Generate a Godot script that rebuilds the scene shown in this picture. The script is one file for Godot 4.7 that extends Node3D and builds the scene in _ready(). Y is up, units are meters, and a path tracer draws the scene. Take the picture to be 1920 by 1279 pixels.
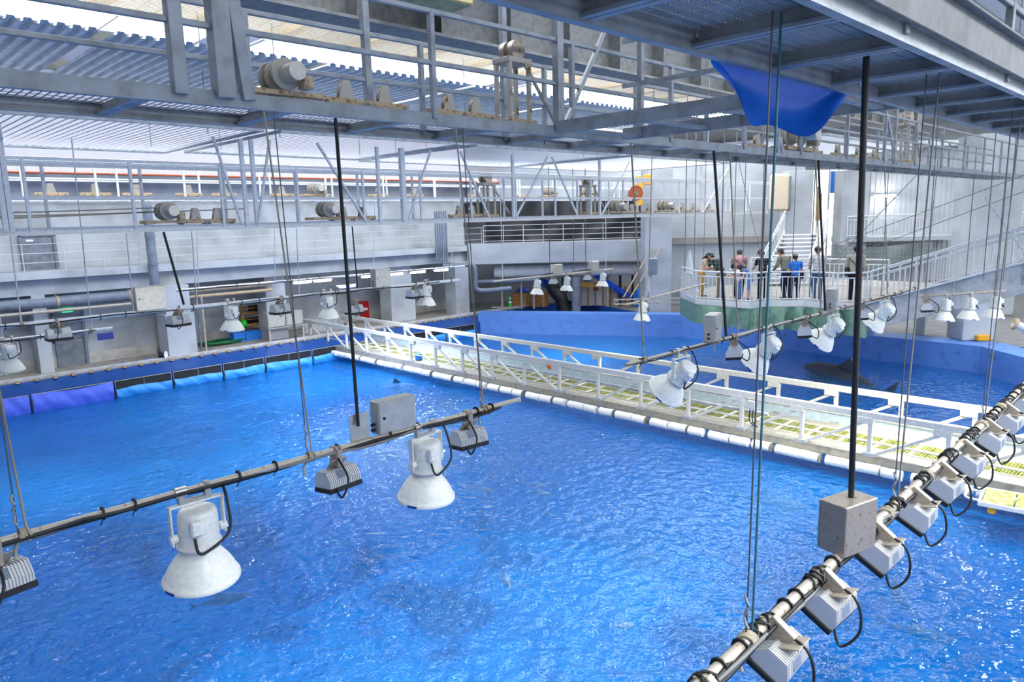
extends Node3D
# A large indoor aquarium tank seen from a gallery: light bars, steel catwalks, a white truss bridge, visitors on a platform.
# Axes: x grows towards the near right, -z towards the far right, the water is at y = 0, units are metres.

var M := {}
var taken := {}
var rng := RandomNumberGenerator.new()

# ---------------------------------------------------------------- mesh helpers
func mb() -> SurfaceTool:
	var s := SurfaceTool.new()
	s.begin(Mesh.PRIMITIVE_TRIANGLES)
	return s

func face(s: SurfaceTool, p: Array, out: Vector3) -> void:
	var n: Vector3 = (p[1] - p[0]).cross(p[2] - p[0])
	if n.length_squared() < 1e-16:
		n = (p[2] - p[0]).cross(p[p.size() - 1] - p[0])
	n = n.normalized()
	var turned := n.dot(out) < 0.0
	if turned:
		n = -n
	for i in range(1, p.size() - 1):
		for k in ([0, i, i + 1] if turned else [0, i + 1, i]):
			s.set_normal(n)
			s.add_vertex(p[k])

func box(s: SurfaceTool, c: Vector3, size: Vector3, b := Basis(), ch := 0.0) -> void:
	var h := size * 0.5
	var ax := [b.x, b.y, b.z]
	for a in 3:
		var a1 := (a + 1) % 3
		var a2 := (a + 2) % 3
		for sg in [-1.0, 1.0]:
			var o: Vector3 = c + ax[a] * (h[a] * sg)
			var e1: Vector3 = ax[a1] * (h[a1] - ch)
			var e2: Vector3 = ax[a2] * (h[a2] - ch)
			face(s, [o - e1 - e2, o + e1 - e2, o + e1 + e2, o - e1 + e2], ax[a] * sg)
	if ch <= 0.0:
		return
	for a in 3:
		var a1 := (a + 1) % 3
		var a2 := (a + 2) % 3
		for s1 in [-1.0, 1.0]:
			for s2 in [-1.0, 1.0]:
				var l: Vector3 = ax[a] * (h[a] - ch)
				var p: Vector3 = c + ax[a1] * (h[a1] * s1) + ax[a2] * ((h[a2] - ch) * s2)
				var q: Vector3 = c + ax[a1] * ((h[a1] - ch) * s1) + ax[a2] * (h[a2] * s2)
				face(s, [p - l, p + l, q + l, q - l], ax[a1] * s1 + ax[a2] * s2)
	for sx in [-1.0, 1.0]:
		for sy in [-1.0, 1.0]:
			for sz in [-1.0, 1.0]:
				var u: Vector3 = ax[0] * (h.x * sx) + ax[1] * ((h.y - ch) * sy) + ax[2] * ((h.z - ch) * sz)
				var v: Vector3 = ax[0] * ((h.x - ch) * sx) + ax[1] * (h.y * sy) + ax[2] * ((h.z - ch) * sz)
				var w: Vector3 = ax[0] * ((h.x - ch) * sx) + ax[1] * ((h.y - ch) * sy) + ax[2] * (h.z * sz)
				face(s, [c + u, c + v, c + w], ax[0] * sx + ax[1] * sy + ax[2] * sz)

func along(d: Vector3, up := Vector3.UP) -> Basis:   # z runs along d
	d = d.normalized()
	if absf(d.dot(up)) > 0.98:
		up = Vector3(1, 0, 0) if absf(d.x) < 0.9 else Vector3(0, 0, 1)
	var x := up.cross(d).normalized()
	return Basis(x, d.cross(x), d)

func bar(s: SurfaceTool, a: Vector3, b: Vector3, w: float, h: float, ch := 0.0, up := Vector3.UP) -> void:
	box(s, (a + b) * 0.5, Vector3(w, h, a.distance_to(b)), along(b - a, up), ch)

func tube(s: SurfaceTool, pts: Array, r: float, n := 8, caps := true) -> void:
	var rings := []
	var nors := []
	var side := Vector3.ZERO
	for i in pts.size():
		var d: Vector3 = (pts[mini(i + 1, pts.size() - 1)] - pts[maxi(i - 1, 0)]).normalized()
		if side == Vector3.ZERO:
			side = along(d).x
		side = (side - d * side.dot(d)).normalized()
		var up := d.cross(side)
		var ring := []
		var nor := []
		for k in n:
			var v: Vector3 = side * cos(TAU * k / n) + up * sin(TAU * k / n)
			nor.append(v)
			ring.append(pts[i] + v * r)
		rings.append(ring)
		nors.append(nor)
	for i in pts.size() - 1:
		for k in n:
			var k2 := (k + 1) % n
			for t in [[i, k], [i + 1, k2], [i, k2], [i, k], [i + 1, k], [i + 1, k2]]:
				s.set_normal(nors[t[0]][t[1]])
				s.add_vertex(rings[t[0]][t[1]])
	if caps and r > 0.012:
		face(s, rings[0], pts[0] - pts[1])
		face(s, rings[-1], pts[-1] - pts[-2])

func rod(s: SurfaceTool, a: Vector3, b: Vector3, r: float, n := 8) -> void:
	tube(s, [a, b], r, n)

func lathe(s: SurfaceTool, prof: Array, n: int, x := Transform3D(), squash := Vector2(1, 1)) -> void:   # prof: (radius, height), running so that the outside lies to its left going down
	var ns := []
	for i in prof.size():
		var d: Vector2 = prof[mini(i + 1, prof.size() - 1)] - prof[maxi(i - 1, 0)]
		ns.append(Vector2(-d.y, d.x).normalized())
	for i in prof.size() - 1:
		for k in n:
			for t in [[i, k], [i + 1, k + 1], [i, k + 1], [i, k], [i + 1, k], [i + 1, k + 1]]:
				var a: float = TAU * t[1] / n
				var c := Vector3(cos(a) * squash.x, 0, sin(a) * squash.y)
				s.set_normal((x.basis * (c * ns[t[0]].x + Vector3.UP * ns[t[0]].y)).normalized())
				s.add_vertex(x * (c * prof[t[0]].x + Vector3.UP * prof[t[0]].y))

func ball(s: SurfaceTool, c: Vector3, r: Vector3, n := 12, b := Basis()) -> void:
	var prof := []
	var m := n / 2 + 1
	for i in m + 1:
		var t := PI * i / m
		prof.append(Vector2(sin(t), cos(t)))
	lathe(s, prof, n, Transform3D(b * Basis.from_scale(r), c))

func prism(s: SurfaceTool, poly: Array, lo: float, hi: float, x := Transform3D()) -> void:   # poly in (x, z), raised from lo to hi
	var p2 := PackedVector2Array(poly)
	var ids := Geometry2D.triangulate_polygon(p2)
	for y in [lo, hi]:
		for i in range(0, ids.size(), 3):
			var t := []
			for k in 3:
				t.append(x * Vector3(p2[ids[i + k]].x, y, p2[ids[i + k]].y))
			face(s, t, x.basis * (Vector3.UP if y == hi else Vector3.DOWN))
	var area := 0.0
	for i in poly.size():
		area += poly[i].cross(poly[(i + 1) % poly.size()])
	for i in poly.size():
		var a: Vector2 = poly[i]
		var b: Vector2 = poly[(i + 1) % poly.size()]
		var out := Vector2((b - a).y, -(b - a).x) * signf(area)
		face(s, [x * Vector3(a.x, lo, a.y), x * Vector3(b.x, lo, b.y), x * Vector3(b.x, hi, b.y), x * Vector3(a.x, hi, a.y)], x.basis * Vector3(out.x, 0, out.y))

func sag(a: Vector3, b: Vector3, drop: float, n := 8) -> Array:
	var out := []
	for i in n + 1:
		var t := float(i) / n
		out.append(a.lerp(b, t) + Vector3.DOWN * (drop * 4.0 * t * (1.0 - t)))
	return out

func curve(pts: Array, n := 5) -> Array:
	var out := []
	for i in pts.size() - 1:
		var a: Vector3 = pts[maxi(i - 1, 0)]
		var d: Vector3 = pts[mini(i + 2, pts.size() - 1)]
		for k in n:
			out.append(pts[i].cubic_interpolate(pts[i + 1], a, d, float(k) / n))
	out.append(pts[-1])
	return out

func sheet(s: SurfaceTool, nu: int, nv: int, f: Callable, thick := 0.006) -> void:   # a cloth: f(u, v) gives the point
	var p := []
	for i in nu + 1:
		var row := []
		for j in nv + 1:
			row.append(f.call(float(i) / nu, float(j) / nv))
		p.append(row)
	var nn := []
	for i in nu + 1:
		var row := []
		for j in nv + 1:
			var du: Vector3 = p[mini(i + 1, nu)][j] - p[maxi(i - 1, 0)][j]
			var dv: Vector3 = p[i][mini(j + 1, nv)] - p[i][maxi(j - 1, 0)]
			row.append(du.cross(dv).normalized())
		nn.append(row)
	for side in [1.0, -1.0]:
		for i in nu:
			for j in nv:
				var q := [[i, j], [i + 1, j + 1], [i + 1, j], [i, j], [i, j + 1], [i + 1, j + 1]]
				if side < 0.0:
					q = [[i, j], [i + 1, j], [i + 1, j + 1], [i, j], [i + 1, j + 1], [i, j + 1]]
				for t in q:
					s.set_normal(nn[t[0]][t[1]] * side)
					s.add_vertex(p[t[0]][t[1]] + nn[t[0]][t[1]] * (thick * 0.5 * side))

# ---------------------------------------------------------------- object helpers
func numbered(called: String) -> String:
	if not taken.has(called):
		taken[called] = 0
		return called
	taken[called] += 1
	return "%s_%03d" % [called, taken[called]]

func obj(called: String, s, m: Material, parent: Node = null) -> MeshInstance3D:
	var o := MeshInstance3D.new()
	o.mesh = s.commit() if s is SurfaceTool else s
	o.material_override = m
	if parent == null:
		o.name = numbered(called)
		add_child(o, true)
	else:
		o.name = called
		parent.add_child(o, true)
	return o

func tag(o: Node, label: String, category := "", group := "", kind := "") -> Node:
	o.set_meta("label", label)
	if category:
		o.set_meta("category", category)
	if group:
		o.set_meta("group", group)
	if kind:
		o.set_meta("kind", kind)
	return o

func thing(called: String, label: String, category: String, at := Vector3.ZERO, turn := 0.0, group := "") -> Node3D:
	var o := Node3D.new()
	o.name = numbered(called)
	add_child(o, true)
	o.position = at
	o.rotation.y = turn
	tag(o, label, category, group)
	return o

func struct(called: String, s, m: Material, label := "") -> MeshInstance3D:
	var o := obj(called, s, m)
	o.set_meta("kind", "structure")
	if label:
		o.set_meta("label", label)
	return o

func stuff(o: Node) -> Node:
	o.set_meta("kind", "stuff")
	return o

func dup(root: Node3D, called: String, label: String, at: Vector3, turn := 0.0, group := "") -> Node3D:
	var c: Node3D = root.duplicate()
	c.name = numbered(called)
	add_child(c, true)
	c.position = at
	c.rotation.y = turn
	c.set_meta("label", label)
	if group:
		c.set_meta("group", group)
	return c

func nth(i: int) -> String:
	return ["first", "second", "third", "fourth", "fifth", "sixth", "seventh", "eighth", "ninth", "tenth", "eleventh", "twelfth", "thirteenth", "fourteenth", "fifteenth", "sixteenth", "seventeenth", "eighteenth", "nineteenth", "twentieth", "twenty-first", "twenty-second", "twenty-third", "twenty-fourth"][i]

# ---------------------------------------------------------------- materials
var tex := {}

func noise(key: String, freq: float, cols: Array, offs: Array, oct := 4, size := 512, kind := FastNoiseLite.TYPE_SIMPLEX_SMOOTH) -> NoiseTexture2D:
	var n := FastNoiseLite.new()
	n.seed = key.hash() % 1000
	n.noise_type = kind
	n.frequency = freq
	n.fractal_octaves = oct
	var t := NoiseTexture2D.new()
	t.width = size
	t.height = size
	t.seamless = true
	t.noise = n
	var g := Gradient.new()
	g.offsets = PackedFloat32Array(offs)
	g.colors = PackedColorArray(cols)
	t.color_ramp = g
	tex[key] = t
	return t

func mat(key: String, c: Color, rough := 0.6, metal := 0.0, t := "", scale := 0.5) -> StandardMaterial3D:
	var m := StandardMaterial3D.new()
	m.resource_name = key
	m.albedo_color = c
	m.roughness = rough
	m.metallic = metal
	if t:
		m.albedo_texture = tex[t]
		m.uv1_triplanar = true
		m.uv1_world_triplanar = true
		m.uv1_scale = Vector3.ONE * scale
	M[key] = m
	return m

func glow(key: String, c: Color, e: float) -> StandardMaterial3D:
	var m := mat(key, c, 0.5)
	m.emission_enabled = true
	m.emission = c
	m.emission_energy_multiplier = e
	return m

func materials() -> void:
	var w := Color.WHITE
	noise("grain", 0.02, [Color(0.93, 0.93, 0.93), w], [0.25, 0.75])
	noise("blotch", 0.008, [Color(0.86, 0.86, 0.85), Color(0.96, 0.96, 0.96), w], [0.2, 0.5, 0.8], 5)
	noise("seabed", 0.006, [Color(0.25, 0.5, 0.62), Color(0.6, 0.82, 0.92), w, Color(0.72, 0.9, 0.97)], [0.22, 0.42, 0.6, 0.8], 6)
	noise("rust", 0.012, [Color(0.5, 0.28, 0.12), Color(0.82, 0.62, 0.42), Color(0.98, 0.97, 0.95), w], [0.0, 0.15, 0.25, 1.0], 5)
	noise("heavy_rust", 0.02, [Color(0.66, 0.5, 0.38), Color(0.88, 0.8, 0.7), Color(1, 0.98, 0.95)], [0.1, 0.32, 0.5], 5)
	noise("algae", 0.012, [Color(0.6, 0.64, 0.34), Color(0.85, 0.87, 0.58), w], [0.25, 0.5, 0.7], 5)
	noise("stained", 0.01, [Color(0.78, 0.86, 0.82), Color(0.95, 0.97, 0.98), w], [0.1, 0.3, 0.6], 5)
	noise("wood", 0.02, [Color(0.7, 0.55, 0.38), w], [0.2, 0.8], 4)
	noise("floral", 0.03, [Color(0.86, 0.3, 0.3), Color(0.9, 0.75, 0.7), Color(0.35, 0.4, 0.55), Color(0.95, 0.9, 0.88)], [0.3, 0.45, 0.55, 0.75], 2)
	mat("bracket", Color(0.64, 0.60, 0.54), 0.5, 0.1, "grain", 2.0)
	mat("wall", Color(0.70, 0.72, 0.745), 0.75, 0, "blotch", 0.12)
	mat("dado", Color(0.74, 0.73, 0.71), 0.7, 0, "blotch", 0.3)
	mat("concrete", Color(0.58, 0.56, 0.53), 0.7, 0, "blotch", 0.25)
	mat("ceiling", Color(0.90, 0.90, 0.92), 0.8)
	mat("pool_blue", Color(0.36, 0.54, 0.82), 0.4, 0, "stained", 0.3)
	mat("pool_side", Color(0.10, 0.29, 0.58), 0.4, 0, "stained", 0.3)
	mat("pool_floor", Color(0.0, 0.54, 0.85), 0.6, 0, "seabed", 0.045)
	mat("curb", Color(0.72, 0.73, 0.74), 0.5, 0, "blotch", 0.5)
	mat("white_steel", Color(0.86, 0.87, 0.88), 0.4, 0, "grain", 1.0)
	mat("bridge_paint", Color(0.79, 0.79, 0.77), 0.4, 0, "grain", 1.0)
	mat("galv", Color(0.60, 0.62, 0.64), 0.45, 0.25, "blotch", 0.9)
	mat("girder", Color(0.46, 0.47, 0.47), 0.6, 0.1, "blotch", 0.9)
	mat("galv_light", Color(0.68, 0.70, 0.72), 0.45, 0.25, "blotch", 0.9)
	mat("galv_rust", Color(0.70, 0.68, 0.64), 0.6, 0.15, "rust", 0.8)
	mat("beige_rust", Color(0.72, 0.66, 0.56), 0.65, 0, "heavy_rust", 1.5)
	mat("stainless", Color(0.80, 0.79, 0.75), 0.3, 0.6, "grain", 0.6)
	mat("stainless_rust", Color(0.66, 0.62, 0.57), 0.4, 0.6, "rust", 2.2)
	mat("pipe", Color(0.72, 0.69, 0.64), 0.5, 0.3, "rust", 2.0)
	mat("lamp_white", Color(0.91, 0.91, 0.88), 0.35, 0, "grain", 2.0)
	mat("fin", Color(0.80, 0.80, 0.80), 0.42, 0.3)
	mat("black", Color(0.06, 0.06, 0.07), 0.55)
	mat("lens", Color(0.05, 0.06, 0.10), 0.12)
	mat("cable", Color(0.05, 0.055, 0.06), 0.5)
	mat("grey_cable", Color(0.45, 0.45, 0.44), 0.6)
	mat("rope", Color(0.66, 0.62, 0.54), 0.9, 0, "grain", 6.0)
	mat("teal_rope", Color(0.22, 0.40, 0.45), 0.9, 0, "grain", 6.0)
	mat("wire", Color(0.36, 0.38, 0.40), 0.45, 0.5)
	mat("pale_wire", Color(0.78, 0.79, 0.80), 0.45, 0.3)
	mat("sticker_blue", Color(0.13, 0.24, 0.62), 0.4)
	mat("sticker_white", Color(0.9, 0.91, 0.93), 0.4)
	mat("foam", Color(0.93, 0.93, 0.91), 0.6, 0, "grain", 1.2)
	mat("deck_grate", Color(0.62, 0.63, 0.44), 0.55, 0.1, "algae", 1.2)
	mat("deck_plate", Color(0.60, 0.59, 0.55), 0.5, 0.2, "blotch", 0.8)
	mat("board", Color(0.70, 0.78, 0.82), 0.4, 0, "grain", 0.5)
	mat("tarp_cyan", Color(0.20, 0.60, 0.93), 0.45, 0, "grain", 1.0)
	mat("tarp_violet", Color(0.32, 0.44, 0.93), 0.45, 0, "grain", 1.0)
	mat("tarp_blue", Color(0.05, 0.36, 0.86), 0.4, 0, "grain", 1.0)
	mat("tarp_green", Color(0.46, 0.60, 0.52), 0.5, 0, "blotch", 0.8)
	var thin := mat("thin_tarp", Color(0.06, 0.46, 0.90), 0.4, 0, "grain", 1.0)
	thin.backlight_enabled = true
	thin.backlight = Color(0.7, 0.7, 0.7)
	var lv := mat("louvre", Color(0.90, 0.91, 0.92), 0.5)
	lv.backlight_enabled = true
	lv.backlight = Color(0.85, 0.85, 0.85)
	mat("cream", Color(0.86, 0.79, 0.68), 0.6, 0, "grain", 1.0)
	mat("dark_deck", Color(0.48, 0.48, 0.48), 0.55, 0, "blotch", 0.25)
	mat("grey_tarp", Color(0.54, 0.58, 0.57), 0.6, 0, "blotch", 0.8)
	mat("curtain", Color(0.11, 0.115, 0.125), 0.42)
	mat("duct", Color(0.82, 0.83, 0.84), 0.45, 0, "rust", 0.9)
	mat("pvc", Color(0.46, 0.50, 0.57), 0.5, 0, "blotch", 0.6)
	mat("door", Color(0.47, 0.50, 0.55), 0.5, 0, "blotch", 0.6)
	mat("orange", Color(0.86, 0.42, 0.22), 0.5)
	mat("yellow", Color(0.95, 0.68, 0.08), 0.5, 0, "grain", 2.0)
	mat("red", Color(0.72, 0.10, 0.10), 0.4)
	mat("green", Color(0.05, 0.72, 0.15), 0.45)
	mat("hose_green", Color(0.04, 0.42, 0.24), 0.5)
	mat("crate_blue", Color(0.12, 0.45, 0.80), 0.45)
	mat("timber", Color(0.78, 0.58, 0.34), 0.7, 0, "wood", 1.0)
	mat("timber_pale", Color(0.82, 0.74, 0.55), 0.7, 0, "wood", 1.0)
	mat("beige_box", Color(0.72, 0.66, 0.46), 0.7, 0, "blotch", 0.8)
	mat("corrugated", Color(0.84, 0.86, 0.88), 0.45, 0.2, "blotch", 0.4)
	mat("fish", Color(0.14, 0.24, 0.34), 0.4, 0, "blotch", 1.5)
	mat("silver_fish", Color(0.52, 0.58, 0.64), 0.35, 0.2, "blotch", 3.0)
	mat("whale", Color(0.30, 0.32, 0.36), 0.5, 0, "grain", 2.0)
	mat("reef", Color(0.10, 0.17, 0.20), 0.8, 0, "blotch", 0.5)
	mat("skin", Color(0.84, 0.64, 0.53), 0.6)
	mat("hair", Color(0.07, 0.06, 0.06), 0.5)
	mat("net", Color(0.80, 0.82, 0.84), 0.7)
	glow("tube_light", Color(1, 1, 0.97), 3.0)
	glow("led_glow", Color(0.95, 0.98, 1.0), 20.0)
	glow("led_blue", Color(0.35, 0.42, 1.0), 16.0)
	glow("bulb", Color(1, 0.97, 0.86), 160.0)
	glow("skylight", Color(0.97, 0.985, 1.0), 5.5)
	glow("exit_green", Color(0.1, 0.85, 0.5), 1.5)
	glow("daylight", Color(1, 0.99, 0.95), 1.6)
	# water: a clear blue surface whose ripples are a normal map on a waved mesh
	var n := FastNoiseLite.new()
	n.seed = 11
	n.frequency = 0.018
	n.fractal_octaves = 3
	n.fractal_gain = 0.42
	var t := NoiseTexture2D.new()
	t.width = 1024
	t.height = 1024
	t.seamless = true
	t.noise = n
	t.as_normal_map = true
	t.bump_strength = 14.0
	var m := mat("water", Color(0.0, 0.44, 0.74, 0.40), 0.045)
	m.transparency = BaseMaterial3D.TRANSPARENCY_ALPHA
	m.metallic_specular = 0.44
	m.normal_enabled = true
	m.normal_texture = t
	m.normal_scale = 0.8
	m.uv1_triplanar = true
	m.uv1_world_triplanar = true
	m.uv1_scale = Vector3.ONE * 0.16

# ---------------------------------------------------------------- the scene
func _ready() -> void:
	rng.seed = 7
	var cam := Camera3D.new()
	cam.name = "camera"
	cam.position = Vector3(0, 6, 0)
	cam.rotation = Vector3(-0.170, 0.795, -0.025)
	cam.fov = 50.69
	cam.near = 0.05
	cam.far = 200.0
	add_child(cam)
	var we := WorldEnvironment.new()
	we.name = "environment"
	var e := Environment.new()
	e.background_mode = Environment.BG_COLOR
	e.background_color = Color(0.75, 0.8, 0.85)
	e.tonemap_mode = Environment.TONE_MAPPER_LINEAR
	e.tonemap_exposure = 1.0
	e.sdfgi_enabled = true
	e.ssao_enabled = true
	e.ssil_enabled = true
	we.environment = e
	add_child(we)
	# the long skylights of the roof and added fill strips: a glowing pane and an area light just below each
	var sky := [[-25.4, -23.4, 1.5], [-21.6, -18.6, 4.0], [-16.6, -13.6, 4.0], [-10.6, -8.4, 2.0], [1.2, 8.0, 28.0]]  # last strip is unseen, added as fill from the camera side
	for k in sky.size():
		for j in 4:  # rearmost row is unseen, added to brighten the right rear wall
			area_light(Vector3((sky[k][0] + sky[k][1]) / 2, 11.86, -43.6 + j * 13.0), Vector2(sky[k][1] - sky[k][0], 11.4), 8.0 * sky[k][2])
	materials()
	structure(sky)
	pool()
	left_side()
	far_corner()
	right_back()
	catwalks()
	light_bars()
	bridge()
	platform()
	people()
	loose_things()

func area_light(at: Vector3, size: Vector2, energy: float, face_down := true) -> void:
	var l := AreaLight3D.new()
	l.name = numbered("skylight_and_fill_lamp")
	l.area_size = size
	l.light_energy = energy
	l.light_color = Color(0.97, 0.985, 1.0)
	l.shadow_enabled = true
	l.set("area_range", 60.0)
	l.set("area_attenuation", 2.0)
	l.position = at
	if face_down:
		l.rotation.x = -PI / 2
	add_child(l)

func slab(called: String, lo: Vector3, hi: Vector3, m: String, label := "", ch := 0.0) -> MeshInstance3D:
	var s := mb()
	box(s, (lo + hi) * 0.5, (hi - lo).abs(), Basis(), ch)
	return struct(called, s, M[m], label)

func structure(sky: Array) -> void:
	# floors round the tank
	slab("floor", Vector3(-34, 0.4, -26), Vector3(-28.85, 0.9, 7), "concrete", "grey concrete service deck along the left side of the tank")
	var s := mb()
	prism(s, [Vector2(-34, -57), Vector2(9, -57), Vector2(9, -31.35), Vector2(-22.4, -31.4), Vector2(-28.9, -33.4), Vector2(-28.9, -26), Vector2(-34, -26)], 0.4, 0.88)
	struct("floor", s, M.dark_deck, "concrete deck behind the tank")
	slab("floor", Vector3(5.6, 0.4, -31.4), Vector3(9, 0.9, 7), "concrete")
	slab("floor", Vector3(-31.2, 0.4, 4.2), Vector3(9, 0.9, 7), "concrete")
	# outer walls
	slab("wall_left", Vector3(-34, 0.4, -57), Vector3(-33.6, 12.4, 7), "wall", "grey painted wall behind the left service deck")
	slab("wall_left", Vector3(-31.2, 0.88, -9.9), Vector3(-30.75, 4.2, 7), "wall", "grey wall with a door beside the left kerb")
	slab("wall_left", Vector3(-32.6, 0.88, -26.5), Vector3(-32.1, 4.2, -9.9), "wall", "set back grey wall behind the columns of the left side")
	slab("wall_left", Vector3(-31.2, 4.2, -26.6), Vector3(-30.75, 6.85, 7), "wall", "grey wall behind the left gallery")
	slab("wall_left", Vector3(-31.4, 6.85, -30), Vector3(-30.95, 8.0, 7), "wall", "blue grey wall band under the white crane beam")
	slab("wall_left", Vector3(-31.4, 8.0, -32), Vector3(-30.9, 12.4, 7), "ceiling", "white wall above the crane beam")
	slab("wall_back", Vector3(-34, 0.4, -57.4), Vector3(9.4, 12.4, -56.9), "wall", "pale rear wall of the hall")
	slab("wall_right", Vector3(8.9, 0.4, -57), Vector3(9.4, 12.4, 7), "wall")
	slab("wall_front", Vector3(-34, 0.4, 6.9), Vector3(9.4, 12.4, 7.4), "wall")
	# the roof with its skylights and the added fill panes
	var c := mb()
	var x := -34.0
	for k in sky:
		box(c, Vector3((x + k[0]) / 2, 12.15, -25), Vector3(k[0] - x, 0.3, 65), Basis())
		x = k[1]
	box(c, Vector3((x + 9.4) / 2, 12.15, -25), Vector3(9.4 - x, 0.3, 65), Basis())
	for k in sky:
		for z in [-53.4, -37.1, -24.1, -11.1, 4.4]:
			box(c, Vector3((k[0] + k[1]) / 2, 12.15, z), Vector3(k[1] - k[0], 0.3, {-53.4: 8.2, -37.1: 1.6, -24.1: 1.6, -11.1: 1.6, 4.4: 6.2}[z]), Basis())
	struct("ceiling", c, M.ceiling, "white underside of the roof between the skylights")
	for k in sky:
		for j in 4:
			var p := mb()
			box(p, Vector3((k[0] + k[1]) / 2, 12.0, -43.6 + j * 13.0), Vector3(k[1] - k[0], 0.04, 11.4))
			var o := struct("window_%d" % (sky.find(k) * 4 + j + 1), p, M.skylight, "bright skylight pane in the roof, the unseen front and rear ones added fill")
			for q in 5:
				var b := mb()
				box(b, Vector3((k[0] + k[1]) / 2, 11.95, -49.3 + j * 13.0 + q * 2.85), Vector3(k[1] - k[0], 0.05, 0.06))
				obj("glazing_bar", b, M.white_steel, o)
	# the dark steel roof girders over the near catwalk, and one added for shade
	for g in [[-12.4, 9.7, 1.5, 0.9], [-7.2, 10.6, 1.0, 0.5], [0.4, 9.0, 1.7, 0.6]]:  # last girder is unseen, added to keep the front fill off the catwalk
		var b := mb()
		box(b, Vector3(g[0], g[1] + g[2] / 2, -19), Vector3(0.06, g[2], 46))
		box(b, Vector3(g[0], g[1], -19), Vector3(g[3], 0.06, 46))
		box(b, Vector3(g[0], g[1] + g[2], -19), Vector3(g[3], 0.06, 46))
		var z := -40.0
		while z < 3.0:
			box(b, Vector3(g[0], g[1] + g[2] / 2, z), Vector3(g[3] * 0.9, g[2], 0.04))
			z += 2.0
		struct("trim_%d" % (int(g[0]) + 20), b, M.girder, "dark steel girder under the roof, the unseen nearest one added for shade")
	# corrugated sheets under the skylights, each a sheet of its own
	var cs := corrugated(5.2, 4.0)
	for k in 5:
		for j in 1:
			var o := obj("corrugated_sheet", cs, M.corrugated)
			o.position = Vector3(-14.2 - 0.03 * k, 9.3, -0.2 - 4.22 * k)
			tag(o, "grey corrugated roof sheet high over the catwalks, %s in the row from the left" % nth(k), "roof sheet", "corrugated sheets below the skylights")
	slab("trim_30", Vector3(-15.6, 9.39, -22), Vector3(-15.4, 9.6, 4), "girder", "roof purlin over the corrugated sheets")
	slab("trim_31", Vector3(-18.6, 9.39, -22), Vector3(-18.4, 9.6, 4), "girder", "roof purlin over the corrugated sheets")
	# open purlin walkway up by the roof
	var pw := thing("roof_walkway", "narrow slatted walkway high under the roof with cross slats against the skylight", "walkway", Vector3(-16.2, 10.5, -3), 0.0)
	var b1 := mb()
	for q in [-0.95, 0.95]:
		box(b1, Vector3(q, 0, -14), Vector3(0.12, 0.2, 30), Basis(), 0.01)
	obj("edge_beam", b1, M.galv_rust, pw)
	for q in 15:
		var b := mb()
		box(b, Vector3(0, -0.08, -q * 2.0), Vector3(1.9, 0.07, 0.28))
		obj("cross_slat", b, M.cream, pw)
	var gsl := mb()
	for q in 19:
		box(gsl, Vector3(-0.9 + q * 0.1, 0.02, -14), Vector3(0.05, 0.03, 30))
	stuff(obj("slat_deck", gsl, M.galv_rust, pw))

func corrugated(lx: float, lz: float) -> ArrayMesh:   # ridges along x
	var s := mb()
	var n := 17
	var pitch := lz / n
	for side in [1.0, -1.0]:
		for i in n:
			var z := -i * pitch
			var pts := [Vector2(z, 0), Vector2(z - pitch * 0.3, 0), Vector2(z - pitch * 0.42, 0.07), Vector2(z - pitch * 0.86, 0.07), Vector2(z - pitch * 0.98, 0), Vector2(z - pitch, 0)]
			for q in 5:
				var a: Vector2 = pts[q]
				var b: Vector2 = pts[q + 1]
				var y: float = 0.004 * side
				face(s, [Vector3(0, a.y + y, a.x), Vector3(-lx, a.y + y, a.x), Vector3(-lx, b.y + y, b.x), Vector3(0, b.y + y, b.x)], Vector3.UP * side)
	return s.commit()

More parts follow.
